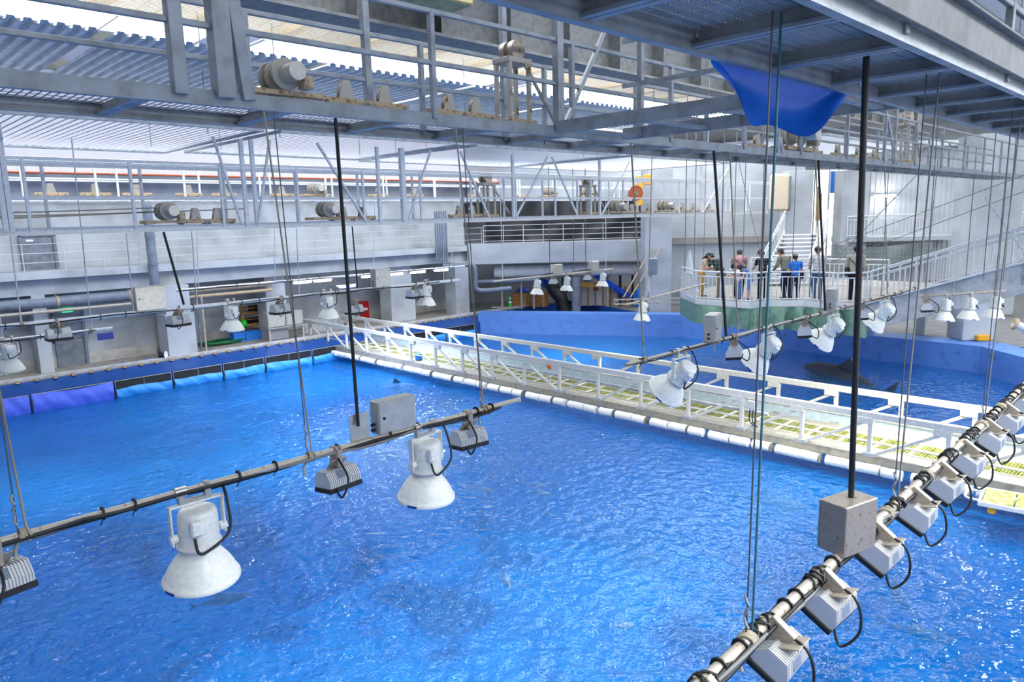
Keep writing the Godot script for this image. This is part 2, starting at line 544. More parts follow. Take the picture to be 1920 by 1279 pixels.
# ---------------------------------------------------------------- the tank
func pool() -> void:
	# side walls stand in the water, the top shows as a painted rim
	slab("wall_pool", Vector3(-29.0, -11, -26), Vector3(-27.95, 0.62, 4.2), "pool_side", "blue painted wall of the tank below the left kerb")
	var s := mb()
	prism(s, [Vector2(-29.0, 0.62), Vector2(-27.95, 0.62), Vector2(-28.85, 0.86), Vector2(-29.0, 0.86)], -4.2, 25.6, Transform3D(Basis(Vector3(1, 0, 0), Vector3(0, 0, -1), Vector3(0, 1, 0)), Vector3.ZERO))
	struct("trim_1", s, M.pool_side, "sloping blue ledge between the tank and the left kerb")
	s = mb()
	prism(s, [Vector2(-28.05, -25.05), Vector2(-19.05, -30.4), Vector2(-19.5, -31.2), Vector2(-28.6, -25.85)], -11, 1.1)
	struct("wall_pool", s, M.pool_blue, "pale blue tank wall crossing the far corner")
	s = mb()
	prism(s, [Vector2(-19.3, -30.4), Vector2(-6.4, -30.05), Vector2(-6.1, -31.3), Vector2(-19.5, -31.4)], -11, 0.98)
	struct("wall_pool", s, M.pool_blue, "blue tank wall under the visitor platform")
	s = mb()
	prism(s, [Vector2(-6.4, -30.05), Vector2(-4.6, -28.4), Vector2(-4.0, -29.4), Vector2(-6.0, -31.3)], -11, 0.98)
	struct("wall_pool", s, M.pool_blue, "blue tank wall turning the corner at the right")
	s = mb()
	prism(s, [Vector2(-4.6, -28.4), Vector2(5.6, -12), Vector2(6.6, -13), Vector2(-4.0, -29.4)], -11, 0.98)
	struct("wall_pool", s, M.pool_blue, "blue tank wall at the right behind the bridge")
	slab("wall_pool", Vector3(5.5, -11, -14), Vector3(6.3, 0.9, 4.2), "pool_side")
	slab("wall_pool", Vector3(-29, -11, 3.9), Vector3(6.3, 0.9, 4.6), "pool_side")
	slab("floor", Vector3(-29, -11.4, -31.4), Vector3(6.6, -11, 4.6), "pool_floor", "pale blue floor of the tank deep under the water")
	slab("wall_pool", Vector3(-27.96, -11, -25.2), Vector3(-27.9, -0.06, 4.0), "pool_floor", "submerged part of the left tank wall")
	# the water
	var f := FastNoiseLite.new()
	f.seed = 5
	f.frequency = 0.35
	f.fractal_octaves = 3
	var step := 0.2
	var nx := 172
	var nz := 176
	var x0 := -28.4
	var z0 := -31.0
	var hs := PackedFloat32Array()
	for j in nz + 1:
		for i in nx + 1:
			hs.append(f.get_noise_2d(x0 + i * step, z0 + j * step) * 0.045)
	s = mb()
	for j in nz + 1:
		for i in nx + 1:
			var dx := hs[j * (nx + 1) + mini(i + 1, nx)] - hs[j * (nx + 1) + maxi(i - 1, 0)]
			var dz := hs[mini(j + 1, nz) * (nx + 1) + i] - hs[maxi(j - 1, 0) * (nx + 1) + i]
			s.set_normal(Vector3(-dx, 2.0 * step, -dz).normalized())
			s.add_vertex(Vector3(x0 + i * step, hs[j * (nx + 1) + i], z0 + j * step))
	for j in nz:
		for i in nx:
			var a := j * (nx + 1) + i
			for k in [a, a + 1, a + nx + 2, a, a + nx + 2, a + nx + 1]:
				s.add_index(k)
	struct("water", s, M.water, "rippling clear blue water filling the tank")

# ---------------------------------------------------------------- the left side: kerb, columns, doors, gallery
func post_rail(called: String, label: String, a: Vector3, b: Vector3, hgt: float, posts: Array, rails: Array, r := 0.016, m := "pale_wire") -> void:
	var t := thing(called, label, "railing", a)
	for p in posts:
		var s := mb()
		rod(s, (b - a) * p, (b - a) * p + Vector3.UP * hgt, r)
		obj("post", s, M[m], t)
	for y in rails:
		var s := mb()
		rod(s, Vector3.UP * y, b - a + Vector3.UP * y, r * 0.8)
		obj("rail", s, M[m], t)

func left_side() -> void:
	var s: SurfaceTool
	# kerb and its brass clamps
	slab("trim_2", Vector3(-29.12, 0.88, -30.4), Vector3(-28.86, 1.0, 4.2), "curb", "pale grey kerb along the left edge of the tank", 0.02)
	var cl := mb()
	box(cl, Vector3(0, 0.02, 0), Vector3(0.2, 0.035, 0.12), Basis(), 0.008)
	box(cl, Vector3(0.05, 0.06, 0), Vector3(0.05, 0.08, 0.05), Basis(), 0.008)
	rod(cl, Vector3(0.05, 0.08, -0.09), Vector3(0.05, 0.08, 0.09), 0.018, 6)
	var clm := cl.commit()
	for k in 46:
		var o := obj("kerb_clamp", clm, M.beige_rust)
		o.position = Vector3(-28.78, 0.86, -3.6 - k * 0.56)
		tag(o, "small rusty brass clamp bolted along the kerb of the tank", "clamp", "clamps along the left kerb")
	# columns and beam under the gallery
	for q in [[-29.1, -10.35, 1.1, 2.6], [-29.7, -5.85, 0.5, 0.9], [-29.95, -14.85, 1.1, 0.9], [-30.0, -21.7, 1.5, 2.6], [-29.45, -25.3, 1.1, 0.9]]:
		s = mb()
		box(s, Vector3(q[0] - 0.5, 2.3, q[1]), Vector3(0.9, 2.84, q[2] * 0.86), Basis(), 0.015)
		var o := struct("column", s, M.wall, "square grey column carrying the left gallery")
		if q[3] > 1.0:
			s = mb()
			box(s, Vector3(q[0] - 0.45, 1.75, q[1]), Vector3(1.0, 1.72, q[2]), Basis(), 0.02)
			obj("plinth", s, M.wall, o)
	slab("trim_3", Vector3(-30.2, 3.71, -26.4), Vector3(-29.75, 4.27, 7), "wall", "deep painted beam under the left gallery")
	slab("floor", Vector3(-30.8, 4.27, -27.2), Vector3(-29.4, 4.55, 7), "wall", "edge of the gallery floor on the left wall", 0.01)
	slab("ceiling", Vector3(-32.6, 4.1, -26.4), Vector3(-30.2, 4.27, 7), "wall")
	slab("baseboard_left", Vector3(-30.76, 0.9, -9.9), Vector3(-30.71, 1.3, -5.2), "dado")
	slab("baseboard_left", Vector3(-32.12, 0.9, -26), Vector3(-32.06, 1.35, -10), "dado")
	# doors
	for d in [[-6.9, 0.9, 0.85, 1.95, "door_1", "grey steel door on the deck under the green exit sign"], [-6.25, 4.55, 0.95, 1.2, "door_2", "dark grey door on the left gallery behind the railing"]]:
		s = mb()
		box(s, Vector3(-30.72, d[1] + d[3] / 2, d[0]), Vector3(0.05, d[3], d[2]), Basis(), 0.006)
		var o := struct(d[4], s, M.door, d[5])
		var fr := mb()
		for sg in [-1, 1]:
			box(fr, Vector3(-30.7, d[1] + d[3] / 2, d[0] + sg * (d[2] / 2 + 0.05)), Vector3(0.12, d[3] + 0.1, 0.1), Basis(), 0.006)
		box(fr, Vector3(-30.7, d[1] + d[3] + 0.04, d[0]), Vector3(0.12, 0.09, d[2] + 0.2), Basis(), 0.006)
		obj("door_frame", fr, M.pvc, o)
		var h := mb()
		rod(h, Vector3(-30.68, d[1] + d[3] * 0.48, d[0] - d[2] * 0.36), Vector3(-30.6, d[1] + d[3] * 0.48, d[0] - d[2] * 0.36), 0.02)
		rod(h, Vector3(-30.6, d[1] + d[3] * 0.48, d[0] - d[2] * 0.36), Vector3(-30.6, d[1] + d[3] * 0.48, d[0] - d[2] * 0.22), 0.015)
		obj("handle", h, M.stainless, o)
		var pl := mb()
		box(pl, Vector3(-30.69, d[1] + d[3] * 0.88, d[0] + d[2] * 0.25), Vector3(0.012, 0.07, 0.22))
		obj("name_plate", pl, M.sticker_white, o)
	s = mb()
	box(s, Vector3(-30.72, 1.85, -3.6), Vector3(0.05, 1.9, 2.2))
	var dw := struct("door_3", s, M.board, "pale blue sliding door at the left end of the deck")
	for z in [-4.75, -2.45]:
		s = mb()
		box(s, Vector3(-30.68, 1.85, z), Vector3(0.14, 1.94, 0.12), Basis(), 0.01)
		obj("door_post", s, M.wall, dw)
	s = mb()
	box(s, Vector3(-30.66, 3.0, -6.9), Vector3(0.08, 0.16, 0.36), Basis(), 0.01)
	var ex := obj("exit_sign", s, M.exit_green)
	tag(ex, "small glowing green exit sign above the grey deck door", "sign")
	s = mb()
	box(s, Vector3(-30.61, 3.0, -6.95), Vector3(0.012, 0.1, 0.16))
	obj("white_panel", s, M.sticker_white, ex)
	# gallery railing
	var posts := []
	for k in 24:
		posts.append(k / 23.0)
	post_rail("gallery_railing", "thin grey wire railing along the left gallery", Vector3(-29.5, 4.55, 2.0), Vector3(-29.5, 4.55, -26.8), 0.95, posts, [0.3, 0.62, 0.94])
	# crane beam with orange edges
	var cb := thing("crane_beam", "long white crane runway beam with orange edge strips high on the left wall", "beam", Vector3(-29.5, 7.93, -17))
	s = mb()
	box(s, Vector3(-0.25, 0.26, 0), Vector3(0.3, 0.5, 50), Basis(), 0.02)
	obj("web", s, M.white_steel, cb)
	for y in [0.0, 0.52]:
		s = mb()
		box(s, Vector3(-0.2, y, 0), Vector3(0.5, 0.045, 50), Basis(), 0.01)
		tag(obj("flange", s, M.orange, cb), "orange painted edge strip")
	# pipes
	var dp := thing("downpipe", "thick grey downpipe running down through the gallery beside the first big column", "pipe", Vector3(-29.55, 2.6, -9.72))
	s = mb()
	rod(s, Vector3(0.35, 0.75, 0.12), Vector3(0.35, 4.2, 0.12), 0.17, 14)
	obj("pipe_run", s, M.pvc, dp)
	for y in [1.2, 1.95, 3.0]:
		s = mb()
		rod(s, Vector3(0.35, y, 0.12), Vector3(0.35, y + 0.08, 0.12), 0.19, 14)
		obj("collar", s, M.pvc, dp)
	var hp := thing("deck_pipe", "thick grey pipe hung under the left gallery above the exit sign", "pipe", Vector3(-29.85, 3.42, 2.0))
	s = mb()
	rod(s, Vector3.ZERO, Vector3(0, 0, -11.9), 0.2, 14)
	obj("pipe_run", s, M.pvc, hp)
	for z in [-4.0, -6.6, -8.4, -10.8]:
		s = mb()
		rod(s, Vector3(0, 0, z), Vector3(0, 0, z - 0.07), 0.22, 14)
		box(s, Vector3(0, 0.3, z), Vector3(0.03, 0.3, 0.05))
		obj("hanger", s, M.beige_rust, hp)
	s = mb()
	rod(s, Vector3(-29.6, 3.12, 2.0), Vector3(-29.6, 3.12, -8.8), 0.06, 8)
	tag(obj("rusty_pipe", s, M.galv_rust), "thin rust-streaked pipe below the thick grey deck pipe", "pipe")
	for k in 2:
		s = mb()
		rod(s, Vector3(-29.8, 3.42 - k * 0.28, -10.7), Vector3(-29.8, 3.42 - k * 0.28, -14.6), 0.11 - k * 0.04, 10)
		tag(obj("rusty_pipe", s, M.beige_rust), ["rusty brown pipe under the gallery between two columns, upper of the pair", "rusty thin pipe under the gallery between two columns, lower of the pair"][k], "pipe")
	var cd := thing("conduit_bundle", "bundle of six grey vertical conduits beside the corner of the left gallery", "pipes", Vector3(-29.345, 3.8, -24.0))
	for k in 6:
		s = mb()
		rod(s, Vector3(0, 0, 0.5 - k * 0.14), Vector3(0, 2.6, 0.5 - k * 0.14), 0.045, 8)
		obj("conduit", s, M.pvc, cd)
	for y in [0.2, 2.2]:
		s = mb()
		box(s, Vector3(-0.03, y, 0.15), Vector3(0.05, 0.06, 1.0))
		obj("strap", s, M.galv, cd)
	var bp := thing("bent_pipe", "grey pipe with a bend coming round the last left column", "pipe", Vector3(-28.8, 3.6, -25.2))
	s = mb()
	tube(s, curve([Vector3(-0.6, 0, 1.3), Vector3(0.1, 0, 0.2), Vector3(0.3, -0.12, -0.1), Vector3(0.32, -0.8, -0.15), Vector3(0.3, -1.25, -0.2), Vector3(0.5, -1.4, -0.6), Vector3(1.2, -1.35, -1.9)]), 0.12, 10)
	obj("pipe_run", s, M.pvc, bp)
	s = mb()
	rod(s, Vector3(0.32, -0.5, -0.15), Vector3(0.32, -0.6, -0.15), 0.15, 10)
	obj("collar", s, M.pvc, bp)
	# floating screens along the wall: frame, dark mesh and a cloth cover over the float
	var zs := [-2.6, -4.86, -7.4, -9.4, -11.3, -13.05, -15.2, -17.6, -20.2, -22.6, -24.6]
	for k in zs.size() - 1:
		var violet := k < 2
		var a: float = zs[k] - 0.04
		var b: float = zs[k + 1] + 0.04
		var t := thing("float_screen", ["%s floating screen by the left wall, all covered in violet blue cloth" % ("leftmost" if k == 0 else "second"), "floating screen with black mesh above pale blue cloth, %s after the two violet ones" % nth(maxi(k - 2, 0))][0 if violet else 1], "screen", Vector3(-27.8, 0, (a + b) / 2), 0, "floating screens along the left wall")
		var l := absf(b - a)
		s = mb()
		for y in [0.03, 0.6]:
			rod(s, Vector3(0, y, l / 2), Vector3(0, y, -l / 2), 0.018, 6)
		for z in [-0.5, 0.0, 0.5]:
			rod(s, Vector3(0, 0.03, z * l), Vector3(0, 0.6, z * l), 0.014, 6)
		obj("frame", s, M.galv, t)
		if not violet:
			s = mb()
			box(s, Vector3(-0.02, 0.32, 0), Vector3(0.01, 0.55, l - 0.03))
			obj("mesh_panel", s, M.curtain, t)
		s = mb()
		var top := 0.6 if violet else 0.34
		var ph := k * 1.7
		sheet(s, 40, 8, func(u, v): return Vector3(0.03 + 0.05 * sin(v * PI) + 0.02 * sin(u * 13.0 + ph + v * 5.0) * sin(u * 5.0 + ph * 3.0) + 0.005 * sin(u * 41.0 + ph * 2.0 + v * 7.0), top * (1.0 - v) - 0.02 + (0.02 * sin(u * 7.0 + ph) + 0.012 * sin(u * 3.1 + ph * 2.0)) * (1.0 - v), (u - 0.5) * (l - 0.02)))
		obj("cloth_cover", s, M.tarp_violet if violet else M.tarp_cyan, t)
	# things on the deck
	var hs := mb()
	for k in 5:
		var ring := []
		for q in 17:
			var g := TAU * q / 16.0
			ring.append(Vector3(-30.9 + cos(g) * (0.35 + 0.03 * k) + 0.1 * sin(k * 2.1), 0.93 + 0.025 * k + 0.02 * sin(g * 3 + k), -12.6 + sin(g) * (0.8 + 0.04 * k)))
		tube(hs, ring, 0.03, 6)
	tag(obj("garden_hose", hs, M.hose_green), "dark green hose coiled flat on the deck between two columns", "hose")
	var rack := thing("timber_rack", "orange-brown timber rack with dark shelves standing on the left deck", "rack", Vector3(-31.3, 0.9, -14.2))
	for z in [0.75, 0.45]:
		s = mb()
		box(s, Vector3(0.1, 0.75, z), Vector3(0.1, 1.5, 0.13), Basis(), 0.008)
		obj("upright", s, M.timber, rack)
	for y in [0.62, 1.15]:
		s = mb()
		box(s, Vector3(0.1, y, -0.2), Vector3(0.09, 0.12, 1.4), Basis(), 0.008)
		obj("crossbar", s, M.timber, rack)
	s = mb()
	for q in 3:
		box(s, Vector3(-0.25, 0.35 + q * 0.5, -0.35), Vector3(0.45, 0.04, 1.2))
	obj("shelf", s, M.timber, rack)
	s = mb()
	box(s, Vector3(-0.2, 1.3, -0.4), Vector3(0.3, 0.3, 0.7), Basis(), 0.05)
	box(s, Vector3(-0.2, 0.75, -0.35), Vector3(0.3, 0.3, 0.9), Basis(), 0.05)
	tag(obj("stored_bundle", s, M.black, rack), "dark bundles on its shelves")
	s = mb()
	ball(s, Vector3(-31.05, 1.62, -13.75), Vector3(0.17, 0.2, 0.17), 14)
	var fl := obj("net_float", s, M.green)
	tag(fl, "bright green ball float hanging on the timber rack", "float")
	s = mb()
	tube(s, sag(Vector3(-31.05, 1.8, -13.75), Vector3(-31.0, 2.3, -13.7), 0.01, 3), 0.012, 5)
	obj("cord", s, M.rope, fl)
	for k in 2:
		var cr := thing("fish_crate", ["small blue plastic crate on the deck below the timber rack", "larger blue plastic crate on the deck beside the small one"][k], "crate", Vector3(-30.9, 0.9, -13.35 - k * 0.66), 0.0, "blue crates by the timber rack")
		s = mb()
		var w := 0.5 + k * 0.2
		for sg in [-1, 1]:
			box(s, Vector3(sg * 0.2, 0.2, 0), Vector3(0.03, 0.4, w), Basis(), 0.006)
			box(s, Vector3(0, 0.2, sg * w / 2), Vector3(0.4, 0.4, 0.03), Basis(), 0.006)
		box(s, Vector3(0, 0.02, 0), Vector3(0.4, 0.03, w))
		obj("body", s, M.crate_blue, cr)
		for y in [0.16, 0.38]:
			s = mb()
			box(s, Vector3(0.225, y, 0), Vector3(0.025, 0.04, w + 0.05))
			obj("rim", s, M.crate_blue, cr)
	var pb := thing("control_cabinet", "pair of grey steel cabinets on a stand at the left end of the bridge", "cabinet", Vector3(-29.65, 0.9, -14.95))
	for k in 2:
		s = mb()
		box(s, Vector3(0, 0.95, 0.45 - k * 0.85), Vector3(0.5, 0.62, 0.82), Basis(), 0.015)
		var cbx := obj("cabinet_box", s, M.stainless, pb)
		s = mb()
		box(s, Vector3(0.255, 0.95, 0.45 - k * 0.85), Vector3(0.015, 0.54, 0.72), Basis(), 0.004)
		obj("door", s, M.stainless, cbx)
	s = mb()
	box(s, Vector3(0, 0.6, 0), Vector3(0.6, 0.06, 1.8))
	obj("shelf", s, M.galv, pb)
	for z in [-0.8, 0.8]:
		s = mb()
		box(s, Vector3(0.2, 0.3, z), Vector3(0.07, 0.6, 0.07))
		obj("leg", s, M.galv_rust, pb)
	var rl := thing("hose_reel", "small black and white wheeled reel at the foot of the first big column", "reel", Vector3(-29.0, 0.9, -9.55), 0.9)
	for sg in [-1, 1]:
		s = mb()
		tube(s, [Vector3(sg * 0.09, 0.17, 0), Vector3(sg * 0.12, 0.17, 0)], 0.17, 16)
		obj("wheel", s, M.sticker_white if sg > 0 else M.black, rl)
	s = mb()
	rod(s, Vector3(-0.1, 0.17, 0), Vector3(0.1, 0.17, 0), 0.11, 12)
	obj("drum", s, M.black, rl)
	s = mb()
	sheet(s, 14, 6, func(u, v): return Vector3(-29.5 + v * 0.35, 0.93 + 0.05 * sin(u * 9.0) * sin(v * 4.0), -8.0 - u * 1.2))
	tag(obj("folded_tarp", s, M.tarp_blue), "dark blue tarp folded flat on the deck behind the kerb", "tarp")
	for k in 2:
		s = mb()
		rod(s, Vector3(-29.6 + k * 0.12, 0.9, -11.25 - k * 0.15), Vector3(-29.6 + k * 0.12, 3.2, -11.25 - k * 0.15), 0.04, 8)
		tag(obj("standpipe", s, M.galv_rust if k else M.pvc), ["dark thin standpipe beside the big column, left of the pair", "rusty thin standpipe beside the big column, right of the pair"][k], "pipe")
	var fe := thing("fire_box", "small red fire cabinet on the set back wall above the bridge", "cabinet", Vector3(-31.92, 1.0, -20.6))
	s = mb()
	box(s, Vector3(0, 0.45, 0), Vector3(0.25, 0.9, 0.45), Basis(), 0.015)
	obj("body", s, M.red, fe)
	s = mb()
	box(s, Vector3(0.13, 0.5, 0), Vector3(0.012, 0.12, 0.25))
	obj("plate", s, M.sticker_white, fe)

# ---------------------------------------------------------------- the far corner: slab, dark opening, big pipe
func ch(a: float, y: float, d: float) -> Vector3:
	return Vector3(-28.8 + 0.695 * a - 0.718 * d, y, -26.3 - 0.718 * a - 0.695 * d)

func chbox(s: SurfaceTool, a0: float, a1: float, y0: float, y1: float, d0: float, d1: float, c := 0.0) -> void:
	box(s, ch((a0 + a1) / 2, (y0 + y1) / 2, (d0 + d1) / 2), Vector3(absf(a1 - a0), absf(y1 - y0), absf(d1 - d0)), Basis(Vector3(0.695, 0, -0.718), Vector3.UP, Vector3(0.718, 0, 0.695)), c)

func chslab(called: String, a0: float, a1: float, y0: float, y1: float, d0: float, d1: float, m: String, label := "") -> void:
	var s := mb()
	chbox(s, a0, a1, y0, y1, d0, d1)
	struct(called, s, M[m], label)

func far_corner() -> void:
	var s: SurfaceTool
	chslab("trim_4", -0.9, 9.2, 3.55, 4.62, 0.0, 2.4, "wall", "deep white slab edge across the far corner")
	chslab("wall_corner", -0.9, 9.2, 6.9, 12.4, 1.9, 2.4, "wall", "wall above the dark opening in the far corner")
	chslab("wall_corner", -4.0, 16.0, 0.88, 7.0, 5.2, 5.7, "wall", "grey wall far back under the corner slab")
	s = mb()
	sheet(s, 90, 14, func(u, v): return ch(0.1 + u * 8.7, 6.92 - v * 2.28, 1.72 + 0.05 * sin(u * 40.0 + 2.0 * sin(v * 3.0)) + 0.06 * sin(u * 13.0 - v * 5.0) * v + 0.12 * u * sin(u * 22.0 + v * 9.0) * v), 0.004)
	tag(obj("black_curtain", s, M.curtain), "black sheeting closing the opening above the far corner slab", "curtain")
	var posts := []
	for k in 9:
		posts.append(k / 8.0)
	post_rail("corner_railing", "grey four-bar railing in front of the black sheeting", ch(0.0, 4.62, 0.2), ch(8.6, 4.62, 0.2), 0.98, posts, [0.14, 0.42, 0.7, 0.97], 0.02)
	# dark pit behind the corner wall
	s = mb()
	prism(s, [Vector2(-28.9, -25.6), Vector2(-28.9, -33.4), Vector2(-22.4, -31.4), Vector2(-19.6, -31.2)], 0.0, 0.25)
	struct("floor", s, M.pool_side, "dark water of the small sump behind the corner wall")
	for w in [[Vector2(-28.92, -25.9), Vector2(-28.92, -33.4)], [Vector2(-28.92, -33.4), Vector2(-22.4, -31.42)]]:
		s = mb()
		bar(s, Vector3(w[0].x, 0.5, w[0].y), Vector3(w[1].x, 0.5, w[1].y), 0.06, 0.76)
		struct("wall_pit", s, M.pool_side, "navy blue side of the sump behind the corner wall")
	# the big pipe
	var p := thing("main_pipe", "very thick white rust-streaked pipe hung under the far corner slab", "pipe", ch(0.5, 3.05, 1.0))
	s = mb()
	rod(s, Vector3.ZERO, ch(8.4, 0, 0) - ch(0, 0, 0), 0.36, 20)
	obj("pipe_run", s, M.duct, p)
	for a in [0.35, 0.5, 3.6, 5.3, 6.4, 8.1]:
		s = mb()
		rod(s, ch(a, 0, 0) - ch(0, 0, 0), ch(a + 0.06, 0, 0) - ch(0, 0, 0), 0.4 if a < 1 or a > 8 else 0.37, 20)
		obj("flange", s, M.duct if a < 1 else M.beige_rust, p)
	s = mb()
	tube(s, curve([ch(1.4, 2.4, 0.9), ch(1.5, 2.0, 0.9), ch(1.9, 1.5, 0.8), ch(2.0, 1.0, 0.8), ch(2.3, 0.2, 0.7)].map(func(q): return q + ch(2.3, 0, 0) - ch(0, 0, 0)), 6), 0.36, 16)
	tag(obj("black_pipe", s, M.black), "thick black bent pipe dropping into the sump in the far corner", "pipe")
	s = mb()
	rod(s, ch(5.0, 0.2, 0.6), ch(5.0, 2.7, 0.6), 0.25, 16)
	tag(obj("grey_pipe", s, M.pvc), "smooth grey upright pipe right of the black bent pipe", "pipe")
	s = mb()
	rod(s, ch(-0.5, 2.55, 0.6), ch(3.0, 2.6, 0.6), 0.12, 12)
	tag(obj("grey_pipe", s, M.pvc), "grey level pipe under the left end of the thick white pipe", "pipe")
	var pn := 0
	for a in [0.9, 2.0, 2.7, 6.9, 7.6, 8.3]:
		s = mb()
		rod(s, ch(a, 0.88, 1.6), ch(a, 2.7, 1.6), 0.07, 6)
		tag(obj("support_post", s, M.galv_rust if a < 7.3 else M.reef), "mossy steel post under the corner slab, %s from the left" % nth(pn), "post", "posts under the corner slab")
		pn += 1
	# crates, cone, bundle, barrel and rack on the deck below
	for k in 2:
		var c := thing("wooden_crate", ["pale wooden crate with plank sides under the corner slab, left of the two", "pale wooden crate with a wide lid under the corner slab, right of the two"][k], "crate", ch(2.0 + k * 1.05, 0.88, 2.6 - k * 0.2), 0.8, "wooden crates in the far corner")
		for q in 4:
			s = mb()
			box(s, Vector3(0, 0.12 + q * 0.2, 0), Vector3(1.0, 0.19, 0.7), Basis(), 0.012)
			obj("plank", s, M.timber, c)
		s = mb()
		box(s, Vector3(0.2, 0.42, 0.36), Vector3(0.14, 0.8, 0.03))
		obj("batten", s, M.timber_pale, c)
	s = mb()
	sheet(s, 10, 10, func(u, v): return ch(1.7 + u * 0.8, 1.75 + 0.3 * sin(u * PI) * sin(v * PI) + 0.03 * sin(u * 19.0 + v * 11.0), 2.3 + v * 0.5))
	tag(obj("tarp_bundle", s, M.tarp_blue), "blue cloth bundle lying on the wooden crate in the far corner", "bundle")
	var co := thing("traffic_cone", "green cone with white bands beside the wooden crates", "cone", ch(1.35, 0.88, 2.0))
	s = mb()
	lathe(s, [Vector2(0.0, 0.72), Vector2(0.03, 0.72), Vector2(0.14, 0.04)], 14)
	obj("body", s, M.green, co)
	s = mb()
	box(s, Vector3(0, 0.02, 0), Vector3(0.36, 0.04, 0.36), Basis(), 0.008)
	obj("base", s, M.yellow, co)
	for y in [0.3, 0.52]:
		s = mb()
		var r0: float = 0.14 - (y - 0.04) * 0.162 + 0.004
		lathe(s, [Vector2(r0 - 0.016, y + 0.1), Vector2(r0, y)], 14)
		obj("band", s, M.sticker_white, co)
	s = mb()
	rod(s, ch(1.2, 0.95, 1.9), ch(0.3, 0.95, 2.0), 0.03, 6)
	tag(obj("barrier_pole", s, M.sticker_white), "pale barrier pole lying by the green cone", "pole")
	var tr := thing("timber_fence", "row of upright brown timbers in front of pale boards under the corner slab", "fence", ch(5.4, 0.88, 1.9), 0.0)
	for k in 8:
		s = mb()
		box(s, ch(k * 0.42, 0.55, 0) - ch(0, 0, 0), Vector3(0.08, 1.1, 0.08), Basis(Vector3.UP, 0.8), 0.006)
		obj("upright", s, M.timber, tr)
		if k < 7:
			s = mb()
			box(s, ch(k * 0.42 + 0.21, 0.45, 0.12) - ch(0, 0, 0), Vector3(0.34, 0.85, 0.04), Basis(Vector3.UP, 0.8), 0.004)
			obj("board", s, M.wall, tr)
	s = mb()
	bar(s, ch(-0.1, 1.13, 0) - ch(0, 0, 0), ch(3.05, 1.13, 0) - ch(0, 0, 0), 0.5, 0.05)
	obj("top_board", s, M.timber_pale, tr)
	for k in 3:
		s = mb()
		bar(s, ch(4.9 + k * 0.1, 2.1 + k * 0.06, 1.75 + k * 0.1), ch(7.5, 1.98 + k * 0.04, 1.8 + k * 0.1), 0.06, 0.05)
		tag(obj("yellow_batten", s, M.yellow), "long yellow batten lying over the timber fence, %s of three" % nth(k), "batten", "yellow battens on the fence")
	s = mb()
	sheet(s, 12, 14, func(u, v): return ch(5.9 + u * 0.55 + v * 1.9, 2.72 - v * 1.3 - 0.06 * sin(u * PI), 1.5 - 0.1 * sin(v * PI) + 0.05 * sin(u * 9.0)))
	tag(obj("slanting_tarp", s, M.tarp_blue), "bright blue tarp slanting down under the thick white pipe", "tarp")
	s = mb()
	sheet(s, 10, 8, func(u, v): return ch(3.0 + u * 0.9, 2.45 - v * 0.5 + 0.04 * sin(u * 7.0), 2.4 + 0.05 * sin(u * 12.0 + v * 4.0)))
	tag(obj("hung_tarp", s, M.tarp_blue), "small blue tarp hung behind the level grey pipe", "tarp")
	var br := thing("drum_barrel", "blue plastic barrel at the right end of the timber fence", "barrel", ch(8.7, 0.88, 1.3))
	s = mb()
	lathe(s, [Vector2(0, 0.95), Vector2(0.3, 0.95), Vector2(0.34, 0.88), Vector2(0.35, 0.5), Vector2(0.34, 0.06), Vector2(0.3, 0.0)], 18)
	obj("body", s, M.crate_blue, br)
	for y in [0.3, 0.65]:
		s = mb()
		lathe(s, [Vector2(0.34, y + 0.03), Vector2(0.365, y), Vector2(0.34, y - 0.03)], 18)
		obj("hoop", s, M.crate_blue, br)
	s = mb()
	box(s, ch(4.6, 2.0, 3.4), Vector3(0.35, 0.9, 0.35), Basis(Vector3.UP, 0.8), 0.03)
	tag(obj("green_tank", s, M.hose_green), "dark green box tank in the shade behind the grey upright pipe", "tank")
	s = mb()
	rod(s, ch(6.35, 1.4, 2.6), ch(6.35, 2.15, 2.6), 0.14, 12)
	tag(obj("extinguisher", s, M.red), "red cylinder standing behind the slanting blue tarp", "extinguisher")

# ---------------------------------------------------------------- the right rear: walls at 45 degrees to the tank, columns, stairs
const RF := Vector3(-0.714, 0, -0.70)
const RR := Vector3(0.70, 0, -0.714)

func rp(l: float, y: float, d: float) -> Vector3:   # l across, d deep, in the frame of the turned rear building
	return RR * l + RF * d + Vector3.UP * y

func rbox(s: SurfaceTool, l0: float, l1: float, y0: float, y1: float, d0: float, d1: float, c := 0.0) -> void:
	box(s, rp((l0 + l1) / 2, (y0 + y1) / 2, (d0 + d1) / 2), Vector3(absf(l1 - l0), absf(y1 - y0), absf(d1 - d0)), Basis(RR, Vector3.UP, -RF), c)

func rslab(called: String, l0: float, l1: float, y0: float, y1: float, d0: float, d1: float, m: String, label := "") -> MeshInstance3D:
	var s := mb()
	rbox(s, l0, l1, y0, y1, d0, d1, 0.01)
	return struct(called, s, M[m], label)

